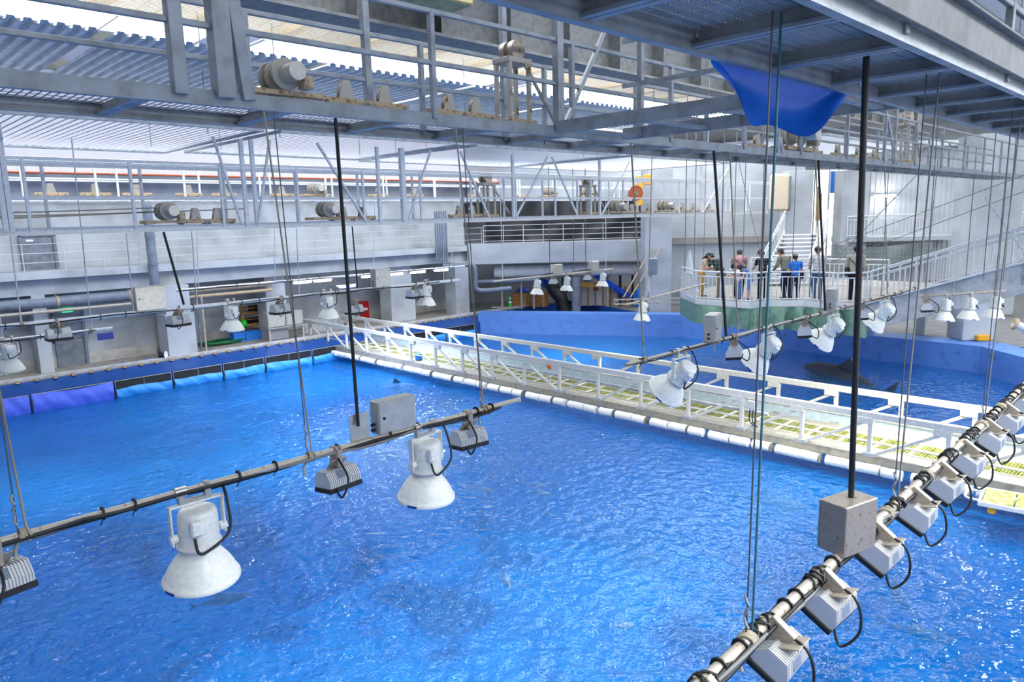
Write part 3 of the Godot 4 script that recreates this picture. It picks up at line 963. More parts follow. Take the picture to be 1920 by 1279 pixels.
func right_back() -> void:
	var s: SurfaceTool
	rslab("column", 6.85, 8.2, 0.6, 8.2, 36.6, 37.9, "wall", "wide white column at the right end of the far corner slab")
	rslab("trim_5", 8.2, 16.0, 1.95, 4.4, 38.0, 38.6, "wall", "white slab edge right of the wide column")
	rslab("trim_6", 8.2, 16.0, 4.4, 4.75, 37.8, 38.4, "concrete", "ledge on the slab edge right of the wide column")
	rslab("wall_back", 8.2, 16.0, 4.7, 8.6, 39.6, 40.0, "wall", "recessed wall above the ledge right of the wide column")
	rslab("wall_back", 8.2, 16.0, 0.5, 2.0, 40.5, 40.9, "wall")
	rslab("column", 14.3, 15.6, 2.0, 8.0, 37.5, 38.5, "wall", "pale column beside the beige cabinet at the rear")
	rslab("column", 17.6, 19.0, 2.0, 8.0, 38.6, 39.6, "wall", "pale column right of the bright rear doorway")
	rslab("column", 21.5, 23.6, 0.9, 9.2, 33.5, 35.3, "wall", "massive grey column behind the ramp")
	var wl := rslab("wall_back", 18.9, 32.0, 3.0, 9.2, 40.6, 41.0, "wall", "pale panelled wall behind the upper walkway")
	for k in 44:
		s = mb()
		rbox(s, 19.2 + k * 0.28, 19.23 + k * 0.28, 3.0, 9.2, 40.57, 40.61)
		obj("panel_rib", s, M.wall, wl)
	rslab("ceiling", 13.0, 32.0, 9.2, 9.5, 39.6, 42.0, "galv_light", "grey ledge over the rear walkway")
	# bright doorway with posters in the light beyond
	var dy := rslab("window_31", 17.0, 19.6, 3.4, 8.2, 41.4, 41.5, "daylight", "bright glazed rear doorway")
	for q in [[17.4, 7.3, 0.05], [18.0, 8.2, 0.06], [18.5, 8.2, 0.06], [18.95, 7.6, 0.05]]:
		s = mb()
		rbox(s, q[0], q[0] + q[2], 3.4, q[1], 41.2, 41.3)
		obj("door_mullion", s, M.wall, dy)
	for q in [[18.05, 18.65, 6.9, 8.1, "crate_blue", "blue sheet hung in the bright rear doorway"], [17.3, 17.6, 5.4, 6.9, "timber_pale", "pale brown panel standing in the bright rear doorway"], [18.8, 19.35, 5.9, 6.5, "yellow", "yellow and white notice by the bright rear doorway"], [18.9, 19.3, 5.2, 5.7, "sticker_blue", "blue notice below the yellow one in the rear doorway"]]:
		s = mb()
		rbox(s, q[0], q[1], q[2], q[3], 41.1, 41.15)
		tag(obj("notice_sheet", s, M[q[4]]), q[5], "notice")
	# ceiling light tube
	var ft := thing("tube_lamp", "glowing fluorescent tube on the pale rear wall", "lamp", rp(20.7, 6.62, 40.2))
	s = mb()
	rod(s, RR * -0.6, RR * 0.6, 0.035, 10)
	obj("tube", s, M.tube_light, ft)
	s = mb()
	box(s, Vector3(0, 0.09, 0) + RF * 0.08, Vector3(1.3, 0.06, 0.12), Basis(RR, Vector3.UP, -RF), 0.01)
	obj("fitting", s, M.white_steel, ft)
	var ol := OmniLight3D.new()
	ol.name = "tube_lamp_light"
	ol.light_energy = 2.5
	ol.light_size = 0.1
	ol.omni_range = 40.0
	ol.omni_attenuation = 2.0
	ol.shadow_enabled = true
	ol.position = -RF * 0.15
	ft.add_child(ol)
	# rear walkway with tarps below, railings
	rslab("floor", 18.0, 24.5, 4.25, 4.5, 38.4, 40.6, "wall", "upper walkway at the rear behind the big column")
	baluster_rail("walkway_railing", "white baluster railing of the upper walkway left of the massive column", rp(17.9, 4.5, 38.5), rp(21.9, 4.55, 38.5), 1.1, 22)
	baluster_rail("walkway_railing", "white railing of the upper walkway right of the massive column", rp(23.7, 4.5, 37.5), rp(27.5, 4.5, 37.5), 1.1, 14)
	s = mb()
	sheet(s, 26, 10, func(u, v): return rp(17.0 + u * 5.2, 4.2 - v * (1.5 - 0.5 * u) - 0.35 * (1.0 - u) * sin(u * 3.0), 37.9 + 0.1 * sin(u * 15.0 + v * 2.0) + 0.25 * v))
	tag(obj("sagging_net_tarp", s, M.grey_tarp), "grey-green tarp sagging below the upper walkway", "tarp")
	s = mb()
	rbox(s, 13.0, 24.0, 0.9, 3.0, 41.5, 41.6)
	struct("wall_back", s, M.wall, "")
	# beige cabinet, orange fan, yellow hoist
	var ac := thing("beige_cabinet", "tall beige rounded cabinet on the rear wall above the ledge", "cabinet", rp(13.75, 6.0, 37.2), 0.795)
	s = mb()
	box(s, Vector3(0, 0.9, 0), Vector3(0.95, 1.9, 0.5), Basis(), 0.14)
	obj("body", s, M.cream, ac)
	s = mb()
	box(s, Vector3(0.5, 0.85, -0.05), Vector3(0.06, 1.72, 0.5), Basis(), 0.02)
	obj("dark_side", s, M.door, ac)
	var fan := thing("round_fan", "round orange fan guard on a post of the eye-level white catwalk", "fan", Vector3(-17.2, 6.82, -23.9), 1.1)
	s = mb()
	tube(s, [Vector3(0, 0, -0.08), Vector3(0, 0, 0.08)], 0.25, 18)
	obj("drum", s, M.orange, fan)
	s = mb()
	var rg := []
	for k in 19:
		rg.append(Vector3(cos(TAU * k / 18) * 0.28, sin(TAU * k / 18) * 0.28, 0.06))
	tube(s, rg, 0.03, 6)
	obj("guard_ring", s, M.orange, fan)
	s = mb()
	tube(s, [Vector3(0, 0, 0.08), Vector3(0, 0, 0.13)], 0.1, 12)
	obj("hub", s, M.timber_pale, fan)
	s = mb()
	rod(s, Vector3(-0.3, 0.1, -0.05), Vector3(-0.3, -0.8, -0.05), 0.04, 8)
	rod(s, Vector3(-0.3, 0, -0.05), Vector3(0, 0, -0.05), 0.04, 8)
	obj("bracket", s, M.white_steel, fan)
	var yh := thing("yellow_hoist", "yellow chain hoist with two boxes hanging by the right end of the white catwalk", "hoist", rp(6.4, 6.35, 36.0), 0.795)
	for q in [[0, 0.6, 0.34, 1.1, "body"], [0.42, 1.3, 0.3, 0.5, "motor_box"], [0, 1.35, 0.22, 0.3, "trolley"]]:
		s = mb()
		box(s, Vector3(q[0], q[1], 0), Vector3(q[2], q[3], 0.3), Basis(), 0.03)
		obj(q[4], s, M.yellow, yh)
	s = mb()
	box(s, Vector3(0, 0.75, 0.16), Vector3(0.2, 0.06, 0.02))
	obj("dark_band", s, M.black, yh)
	s = mb()
	rod(s, Vector3(0.42, 1.55, 0), Vector3(0.42, 5.66, 0), 0.02, 6)
	obj("hanger", s, M.galv, yh)
	# rusty tie rods beside the wide column, and the lattice platform they carry
	for k in 2:
		s = mb()
		rod(s, rp(7.2 + k * 0.45, 4.35, 36.5), rp(5.6 + k * 0.35, 1.95, 35.6), 0.035, 6)
		tag(obj("tie_rod", s, M.beige_rust), "rusty slanting tie rod fixed to the wide white column, %s of the two" % ["left", "right"][k], "rod")
	var lp := thing("lattice_platform", "rusty open lattice platform sticking out beside the wide white column", "platform", rp(6.4, 1.85, 35.5))
	for k in 2:
		s = mb()
		bar(s, RR * -1.3 + Vector3(0, -0.22 * k, 0), RR * 2.4 + Vector3(0, -0.22 * k, 0), 0.05, 0.07)
		obj("chord", s, M.galv_rust, lp)
	for k in 8:
		s = mb()
		bar(s, RR * (-1.2 + k * 0.45), RR * (-0.98 + k * 0.45) + Vector3(0, -0.22, 0), 0.03, 0.03)
		obj("lacing", s, M.beige_rust, lp)
	s = mb()
	box(s, rp(26.0, 1.6, 32), Vector3(3, 1.6, 2), Basis(RR, Vector3.UP, -RF), 0.03)
	tag(obj("dark_tank", s, M.girder), "large dark tank in the shade under the ramp at the right edge", "tank")
	var wb := thing("white_block", "white square pillar block on the tank edge under the ramp", "block", Vector3(-7.1, 0.99, -31.6), 0.795)
	s = mb()
	box(s, Vector3(0, 0.8, 0), Vector3(1.25, 1.6, 1.0), Basis(), 0.03)
	obj("block", s, M.wall, wb)
	s = mb()
	box(s, Vector3(0.1, 0.12, 0.6), Vector3(0.5, 0.2, 0.2), Basis(), 0.02)
	tag(obj("yellow_bracket", s, M.yellow, wb), "yellow bracket at its foot")
	var fp := thing("flanged_pipe", "pale valve pipe with rusty orange flanges under the ramp at the right", "pipe", Vector3(-5.2, 0.95, -30.6), 0.5)
	s = mb()
	tube(s, curve([Vector3(-0.4, 0.9, 0), Vector3(0, 0.7, 0), Vector3(0.2, 0.3, 0), Vector3(0.5, 0.15, 0)]), 0.14, 10)
	obj("pipe_run", s, M.duct, fp)
	for q in [[Vector3(-0.4, 0.9, 0), Vector3(-0.3, 0.86, 0)], [Vector3(0.42, 0.17, 0), Vector3(0.52, 0.14, 0)]]:
		s = mb()
		rod(s, q[0], q[1], 0.21, 12)
		tag(obj("flange", s, M.beige_rust, fp), "rusty orange flange")

func baluster_rail(called: String, label: String, a: Vector3, b: Vector3, h: float, n: int, low := 0.09, m := "white_steel", double := true) -> Node3D:
	var t := thing(called, label, "railing", a)
	var d := b - a
	var s := mb()
	rod(s, Vector3.UP * h, d + Vector3.UP * h, 0.03, 8)
	obj("handrail", s, M[m], t)
	s = mb()
	rod(s, Vector3.UP * (h * 0.83), d + Vector3.UP * (h * 0.83), 0.022, 6)
	obj("upper_rail", s, M[m], t)
	s = mb()
	rod(s, Vector3.UP * low, d + Vector3.UP * low, 0.022, 6)
	obj("lower_rail", s, M[m], t)
	for k in n + 1:
		s = mb()
		var p := d * (float(k) / n)
		var post := k % 6 == 0
		rod(s, p + Vector3.UP * (0.0 if post else low), p + Vector3.UP * (h if post else h * 0.83), 0.026 if post else 0.016, 6)
		obj("post" if post else "baluster", s, M[m], t)
	return t

# ---------------------------------------------------------------- catwalks
func channel(s: SurfaceTool, a: Vector3, b: Vector3, h: float, w: float) -> void:   # a C beam: web and two flanges
	bar(s, a, b, 0.012, h)
	var side := along(b - a).x
	for y in [-0.5, 0.5]:
		bar(s, a + Vector3.UP * (y * (h - 0.01)) + side * (w / 2), b + Vector3.UP * (y * (h - 0.01)) + side * (w / 2), w, 0.012)

func deck(s: SurfaceTool, a: Vector3, b: Vector3, across: Vector3, pitch: float, fine := false) -> void:   # open steel grating between a and b
	var n := int(a.distance_to(b) / pitch)
	for k in n:
		var p := a.lerp(b, (k + 0.5) / n)
		bar(s, p, p + across, 0.012 if fine else 0.022, 0.0025 if fine else 0.006)
	var m := 6 if fine else 10
	for k in m:
		var o := across * ((k + 0.5) / m)
		bar(s, a + o, b + o, 0.008, 0.004 if fine else 0.02)

func winch_mesh() -> Node3D:   # a motor winch standing on two cross channels
	var t := thing("cable_winch", "", "winch", Vector3.ZERO)
	var s := mb()
	for z in [-0.12, 0.12]:
		box(s, Vector3(0, 0.03, z), Vector3(0.75, 0.05, 0.07), Basis(), 0.006)
	obj("base_channel", s, M.beige_rust, t)
	s = mb()
	tube(s, [Vector3(0, 0.2, -0.12), Vector3(0, 0.2, 0.13)], 0.1, 16)
	obj("drum", s, M.rope, t)
	for z in [-0.14, 0.0, 0.14]:
		s = mb()
		tube(s, [Vector3(0, 0.2, z - 0.012), Vector3(0, 0.2, z + 0.012)], 0.145, 16)
		obj("drum_flange", s, M.galv_rust, t)
	s = mb()
	tube(s, [Vector3(0, 0.2, 0.15), Vector3(0, 0.2, 0.36)], 0.085, 14)
	obj("motor", s, M.stainless, t)
	s = mb()
	box(s, Vector3(0.14, 0.12, 0.24), Vector3(0.1, 0.12, 0.14), Basis(), 0.01)
	obj("gearbox", s, M.beige_rust, t)
	return t

func pulley_mesh() -> Node3D:   # a pulley block between cheek plates on a channel with clamps over the beam
	var t := thing("pulley_mount", "", "pulley mount", Vector3.ZERO)
	var s := mb()
	box(s, Vector3(0, 0.045, 0), Vector3(0.62, 0.07, 0.1), Basis(), 0.006)
	obj("base_channel", s, M.beige_rust, t)
	for z in [-0.035, 0.035]:
		s = mb()
		prism(s, [Vector2(-0.09, 0), Vector2(0.09, 0), Vector2(0.045, 0.19), Vector2(-0.045, 0.19)], -0.006, 0.006, Transform3D(Basis(Vector3(1, 0, 0), Vector3(0, 0, -1), Vector3(0, 1, 0)), Vector3(0, 0.08, z)))
		obj("cheek_plate", s, M.galv_rust, t)
	s = mb()
	tube(s, [Vector3(0, 0.17, -0.025), Vector3(0, 0.17, 0.025)], 0.075, 14)
	obj("pulley", s, M.pipe, t)
	for x in [-0.24, 0.24]:
		s = mb()
		box(s, Vector3(x, -0.03, 0), Vector3(0.05, 0.16, 0.12), Basis(Vector3(0, 0, 1), 0.25), 0.006)
		obj("clamp", s, M.door, t)
	return t

func tower_mesh() -> Node3D:   # a motor carried on four tall legs
	var t := thing("hoist_tower", "", "hoist", Vector3.ZERO)
	for x in [-0.2, 0.2]:
		for z in [-0.14, 0.14]:
			var s := mb()
			box(s, Vector3(x, 0.45, z), Vector3(0.06, 0.9, 0.06), Basis(), 0.005)
			obj("leg", s, M.galv_rust, t)
	var s := mb()
	box(s, Vector3(0, 0.92, 0), Vector3(0.5, 0.08, 0.36), Basis(), 0.01)
	obj("table", s, M.galv_rust, t)
	s = mb()
	box(s, Vector3(0, 0.04, 0), Vector3(0.6, 0.08, 0.42), Basis(), 0.01)
	obj("base_channel", s, M.beige_rust, t)
	for z in [-0.1, 0.08]:
		s = mb()
		tube(s, [Vector3(0, 1.08, z - 0.05), Vector3(0, 1.08, z + 0.05)], 0.14, 16)
		obj("drum", s, M.stainless_rust, t)
	s = mb()
	bar(s, Vector3(0.1, 0.88, 0.16), Vector3(0.75, 0.1, 0.16), 0.04, 0.04)
	obj("strut", s, M.galv_rust, t)
	return t

func catwalk(called: String, label: String, x0: float, x1: float, y: float, z0: float, z1: float, beam_h: float, m: String, rail_y: Array, post_step: float, pitch: float, cross_step := 1.1, called_fine := false) -> Node3D:
	var t := thing(called, label, "catwalk", Vector3(x0, y, z0))
	var l := z1 - z0
	var w := x1 - x0
	for x in [0.0, w]:
		var s := mb()
		channel(s, Vector3(x, 0, 0), Vector3(x, 0, l), beam_h, 0.05 if x == 0.0 else -0.05)
		obj("edge_beam", s, M[m], t)
		for r in rail_y:
			s = mb()
			box(s, Vector3(x, r, l / 2), Vector3(0.045, 0.045, absf(l)), Basis(), 0.006)
			obj("rail", s, M[m], t)
	var n := int(absf(l) / cross_step)
	for k in n + 1:
		var s := mb()
		var z := l * k / n
		bar(s, Vector3(0, -beam_h * 0.3, z), Vector3(w, -beam_h * 0.3, z), 0.1, 0.02)
		bar(s, Vector3(0, 0, z), Vector3(w, 0, z), 0.012, beam_h * 0.8)
		obj("cross_member", s, M[m], t)
	var np := int(absf(l) / post_step)
	for k in np + 1:
		for x in [0.0, w]:
			var s := mb()
			var z := l * (k + 0.35 * (0.0 if x == 0.0 else 1.0)) / (np + 1)
			box(s, Vector3(x, rail_y[-1] / 2, z), Vector3(0.055, rail_y[-1], 0.055), Basis(), 0.006)
			obj("post", s, M[m], t)
	var g := mb()
	deck(g, Vector3(0, beam_h * 0.35, 0), Vector3(0, beam_h * 0.35, l), Vector3(w, 0, 0), pitch, called_fine)
	stuff(obj("grating", g, M[m], t))
	return t

func hanger(t: Node3D, a: Vector3, b: Vector3, w: float, called := "hanger", m := "galv") -> void:
	var s := mb()
	var o := t.position
	bar(s, a - o, b - o, w, w * 0.9, 0.006)
	obj(called, s, M[m], t)

func catwalks() -> void:
	# the near catwalk: it carries the two nearest light bars
	var c1 := catwalk("catwalk", "dark blue-grey steel catwalk crossing overhead above the nearest light bars", -5.45, -6.5, 6.92, 1.5, -30.0, 0.11, "galv", [0.5, 0.95], 2.0, 0.055, 1.1, true)
	for q in [[-5.45, -2.1, 0.1], [-5.45, -2.42, 0.14], [-5.45, -2.6, 0.1], [-6.5, -4.4, 0.08], [-6.5, -6.35, 0.08], [-5.45, -6.15, 0.1], [-5.45, -11.4, 0.08], [-5.45, -16.8, 0.08]]:
		hanger(c1, Vector3(q[0], 6.92, q[1]), Vector3(q[0], 9.6, q[1] + (0.25 if q[1] == -2.6 else 0.0)), q[2])
	for q in [[-6.2, -7.1], [-11.6, -10.6], [-17.0, -15.9]]:
		hanger(c1, Vector3(-5.45, 6.92, q[0]), Vector3(-5.45, 8.3, q[1]), 0.05, "brace", "galv_light")
	# the cross catwalk to the right and the catwalk over the right-hand light bar
	var cx := thing("catwalk", "steel cross catwalk running right from the dark overhead catwalk", "catwalk", Vector3(-5.4, 6.95, -6.5))
	for z in [0.45, -0.75]:
		var s := mb()
		channel(s, Vector3(0, 0, z), Vector3(3.2, 0, z), 0.13, 0.05)
		obj("edge_beam", s, M.galv, cx)
	for k in 4:
		var s := mb()
		bar(s, Vector3(0.2 + k * 0.9, -0.04, 0.45), Vector3(0.2 + k * 0.9, -0.04, -0.75), 0.1, 0.03)
		obj("cross_member", s, M.galv, cx)
	for q in [[0.0, 1.05], [0.0, 0.55]]:
		var s := mb()
		box(s, Vector3(1.6, q[1], -0.75), Vector3(3.2, 0.045, 0.045))
		obj("rail", s, M.galv, cx)
	for x in [0.25, 1.5, 2.8]:
		var s := mb()
		box(s, Vector3(x, 0.5, -0.75), Vector3(0.06, 1.1, 0.06))
		obj("post", s, M.galv, cx)
	var g := mb()
	deck(g, Vector3(0, 0.05, 0.45), Vector3(3.2, 0.05, 0.45), Vector3(0, 0, -1.2), 0.05, true)
	stuff(obj("grating", g, M.galv, cx))
	catwalk("catwalk", "blue-lit steel catwalk seen from below at the upper right, over the right-hand light bar", -2.2, -1.42, 6.92, 1.0, -22.0, 0.13, "galv", [0.55, 1.1], 2.4, 0.034, 0.92)
	var sb := mb()
	box(sb, Vector3(-1.36, 7.08, -11), Vector3(0.03, 0.24, 24), Basis(), 0.004)
	box(sb, Vector3(-1.33, 7.19, -11), Vector3(0.08, 0.02, 24), Basis(), 0.004)
	tag(obj("side_girder", sb, M.girder), "grey-green girder along the right edge of the upper right catwalk", "girder")
	# the white catwalks further left
	var c2 := thing("catwalk", "white steel catwalk at eye level hung from the ceiling by tall posts and slanting braces", "catwalk", Vector3(-16.6, 5.95, 0))
	for x in [0.0, -1.1]:
		var s := mb()
		channel(s, Vector3(x, 0, 2), Vector3(x, 0, -34), 0.13, -0.06)
		obj("edge_beam", s, M.white_steel, c2)
		for y in ([0.65, 1.33, 1.4] if x == 0.0 else [0.68, 1.36]):
			s = mb()
			box(s, Vector3(x, y, -16), Vector3(0.05, 0.06, 36), Basis(), 0.006)
			obj("rail", s, M.white_steel, c2)
		for k in 19:
			s = mb()
			box(s, Vector3(x, 0.7, 0.5 - k * 1.9 + x * 0.5), Vector3(0.06, 1.4, 0.06), Basis(), 0.006)
			obj("post", s, M.white_steel, c2)
	for z in [-2.0, -2.9, -3.0, -7.65, -7.9, -11.4, -12.2, -16.5, -20.9, -27.8]:
		hanger(c2, Vector3(-16.6, 5.95, z), Vector3(-16.6, 7.95, z), 0.09 if z != -12.2 else 0.14, "hanger", "white_steel")
	for q in [[-7.5, -7.0], [-7.9, -8.35], [-12.3, -13.2], [-10.9, -9.6], [-16.55, -18.1], [-15.4, -14.3], [-20.95, -22.6], [-19.6, -18.3], [-27.9, -30.0]]:
		hanger(c2, Vector3(-16.55, 6.0, q[0]), Vector3(-16.55, 7.95, q[1]), 0.06, "brace", "white_steel")
	var g2 := mb()
	deck(g2, Vector3(0, 0.07, 2), Vector3(0, 0.07, -34), Vector3(-1.1, 0, 0), 0.08)
	stuff(obj("grating", g2, M.galv_light, c2))
	catwalk("catwalk", "second white catwalk farther back along the left wall under the crane beam", -23.0, -24.0, 6.8, 1.0, -33.0, 0.12, "white_steel", [0.55, 1.1], 2.6, 0.1, 1.6)
	# flat louvred screens under the skylights above the white catwalks
	var n := 0
	for q in [[-15.1, -21.0, -0.4, -7.5], [-15.1, -20.6, -7.9, -13.3], [-15.2, -21.0, -13.7, -20.4], [-15.2, -21.0, -20.8, -27.6], [-8.2, -13.2, -20.0, -28.0]]:
		var t := thing("louvre_screen", ["bright slatted ceiling screen over the left end of the eye-level catwalk", "second slatted ceiling screen over the eye-level catwalk, counted from the left", "third slatted ceiling screen over the eye-level catwalk, counted from the left", "fourth slatted ceiling screen over the eye-level catwalk, counted from the left", "slatted ceiling screen above the visitor platform side of the hall"][n], "ceiling screen", Vector3(q[0], 7.98, q[2]), 0, "slatted ceiling screens")
		var lx: float = q[1] - q[0]
		var lz: float = q[3] - q[2]
		for x in [0.0, lx]:
			var s := mb()
			box(s, Vector3(x, 0, lz / 2), Vector3(0.06, 0.07, absf(lz)), Basis(), 0.006)
			obj("frame_bar", s, M.galv_light, t)
		for z in [0.0, lz]:
			var s := mb()
			box(s, Vector3(lx / 2, 0, z), Vector3(absf(lx), 0.07, 0.05), Basis(), 0.006)
			obj("frame_bar", s, M.galv_light, t)
		for q2 in [[0.2, 0.1], [0.8, 0.1], [0.2, 0.9], [0.8, 0.9]]:
			var hr := mb()
			rod(hr, Vector3(lx * q2[0], 0, lz * q2[1]), Vector3(lx * q2[0], 4.03, lz * q2[1]), 0.015, 5)
			obj("hanger_rod", hr, M.galv_light, t)
		var sl := mb()
		box(sl, Vector3(lx / 2, 0, 0), Vector3(absf(lx), 0.008, 0.045), Basis(Vector3(1, 0, 0), 0.15))
		var slm := sl.commit()
		var ns := int(absf(lz) / 0.16)
		for k in ns:
			var o := obj("slat", slm, M.louvre, t)
			o.position.z = lz * (k + 0.5) / ns
		n += 1
	# machines on the catwalks
	var w := winch_mesh()
	var p := pulley_mesh()
	var tw := tower_mesh()
	var lw := 0
	for q in [[-5.6, 6.99, -2.95, "dark cable winch on the overhead catwalk beside its heavy slanting posts", 1.57], [-16.75, 6.05, -5.9, "white-drummed cable winch on the left part of the eye-level catwalk", 1.57], [-16.75, 6.05, -9.85, "cable winch on the eye-level catwalk behind the thin black conduit", 1.57], [-16.75, 6.05, -22.0, "grey cable winch on the eye-level catwalk near the yellow hoist", 1.57], [-16.75, 6.05, -25.2, "grey cable winch on the eye-level catwalk under the orange fan", 1.57], [-5.7, 6.99, -12.4, "large white-flanged winch on the overhead catwalk behind the blue tarp", 1.57], [-23.3, 6.9, -13.3, "white motor winch on the second white catwalk near its middle", 1.57], [-23.3, 6.9, -25.5, "first of two winches on the second white catwalk behind the far braces", 1.57], [-23.3, 6.9, -28.2, "second of two winches on the second white catwalk behind the far braces", 1.57]]:
		var o := w if lw == 0 else dup(w, "cable_winch", q[3], Vector3.ZERO)
		o.position = Vector3(q[0], q[1], q[2])
		o.rotation.y = q[4]
		o.scale = Vector3.ONE * (0.85 if lw == 0 else 1.35)
		tag(o, q[3], "winch", "cable winches")
		lw += 1
	for j in 3:
		var ws := mb()
		tube(ws, sag(Vector3(-16.75, 6.2 + 0.07 * j, 1.0), Vector3(-16.75, 6.32 + 0.04 * j, -5.8 - 1.9 * (j % 2)), 0.05, 6), 0.014, 5)
		tag(obj("winch_rope", ws, M.rope), "pale level winch rope along the eye-level catwalk at the left, %s of three" % ["lowest", "middle", "highest"][j], "rope", "winch ropes")
	var lpn := 0
	var spots := []
	for z in [-0.55, -3.55, -3.95, -4.7, -5.05, -11.0, -11.8, -13.2, -14.2, -15.2, -16.1, -17.3]:
		spots.append([-5.6, 6.98, z, "overhead catwalk"])
	for z in [-2.4, -6.5, -7.0, -10.3, -10.9, -14.3, -14.8, -23.0, -24.1, -26.5, -27.4, -28.6]:
		spots.append([-16.7, 6.03, z, "eye-level white catwalk"])
	for z in [-5.2, -6.3, -7.4, -8.9, -10.0, -12.0, -15.9, -17.6, -20.8, -23.6]:
		spots.append([-23.2, 6.88, z, "second white catwalk"])
	var counts := {}
	for q in spots:
		var o := p if lpn == 0 else dup(p, "pulley_mount", "", Vector3.ZERO)
		o.position = Vector3(q[0], q[1], q[2])
		o.rotation.y = 1.57 if lpn % 2 else 1.57 + PI
		o.scale = Vector3.ONE * (0.8 if q[0] > -6 else 1.3)
		counts[q[3]] = counts.get(q[3], -1) + 1
		tag(o, "rusty beige pulley mount, %s one along the %s from the left" % [nth(counts[q[3]]), q[3]], "pulley mount", "pulley mounts on the " + q[3])
		lpn += 1
	var lt := 0
	for q in [[-5.75, 6.98, -5.75, "hoist motor on a four-legged frame at the corner of the overhead catwalk"], [-16.9, 6.03, -15.6, "rusty hoist motor on a tall frame on the eye-level catwalk"], [-16.9, 6.03, -20.6, "grey hoist frame on the eye-level catwalk beside the yellow hoist"], [-5.75, 6.98, -18.4, "rusty hoist frame at the far end of the overhead catwalk"]]:
		var o := tw if lt == 0 else dup(tw, "hoist_tower", q[3], Vector3.ZERO)
		o.position = Vector3(q[0], q[1], q[2])
		o.rotation.y = 1.57
		o.scale = Vector3.ONE * [0.72, 1.1, 1.1, 0.95][lt]
		tag(o, q[3], "hoist", "hoist frames on the catwalks")
		lt += 1
	# blue tarp hanging from the right catwalk
	var s := mb()
	sheet(s, 40, 18, func(u, v): return Vector3(-2.27 - 0.1 * sin(v * PI) * sin(u * PI) + 0.035 * sin(u * 11.0 + v * 6.0) * v, 6.92 - 0.40 * v * pow(sin(clampf(u, 0.0, 1.0) * PI), 0.75) - 0.04 * v * sin(u * 17.0 + v * 3.0), -3.9 - u * 1.95 + 0.12 * v * sin(u * 5.0)), 0.004)
	tag(obj("hanging_tarp", s, M.thin_tarp), "bright blue tarp sagging from the edge of the upper right catwalk", "tarp")
	# boxes under the roof above the overhead catwalk
	var b := thing("roof_box", "dull yellow box with a seam hung under the roof at the top of the picture", "box", Vector3(-11.3, 10.0, -9.1))
	s = mb()
	box(s, Vector3(0, 0.7, 0), Vector3(0.9, 1.4, 1.5), Basis(), 0.03)
	obj("body", s, M.beige_box, b)
	s = mb()
	box(s, Vector3(0.46, 0.35, 0), Vector3(0.02, 0.04, 1.52))
	obj("seam", s, M.girder, b)
	s = mb()
	box(s, Vector3(-6.9, 9.6, -11.2), Vector3(0.6, 1.1, 1.0), Basis(), 0.03)
	tag(obj("cream_duct", s, M.timber_pale), "cream coloured duct box right of the hoist frame under the roof", "duct")
	# more steel behind the right catwalk: posts and stairs of the upper gallery
	for q in [[-0.7, 7.6, -4.9], [-0.55, 8.0, -6.6], [-0.6, 7.5, -9.0]]:
		var t := thing("gallery_support", "dark steel support with cross beam at the upper right corner, %s from the camera" % nth([-4.9, -6.6, -9.0].find(q[2])), "frame", Vector3(q[0], 6.7, q[2]), 0, "dark frames at the upper right")
		s = mb()
		box(s, Vector3(0, 1.5, 0), Vector3(0.14, 3.4, 0.14), Basis(), 0.008)
		obj("post", s, M.door, t)
		s = mb()
		box(s, Vector3(0.3, q[1] - 6.1, -0.4), Vector3(0.1, 0.14, 2.4), Basis(), 0.008)
		obj("cross_beam", s, M.galv, t)
		s = mb()
		bar(s, Vector3(0, 0.2, 0), Vector3(0.1, 1.3, -1.2), 0.06, 0.06)
		obj("brace", s, M.galv_light, t)

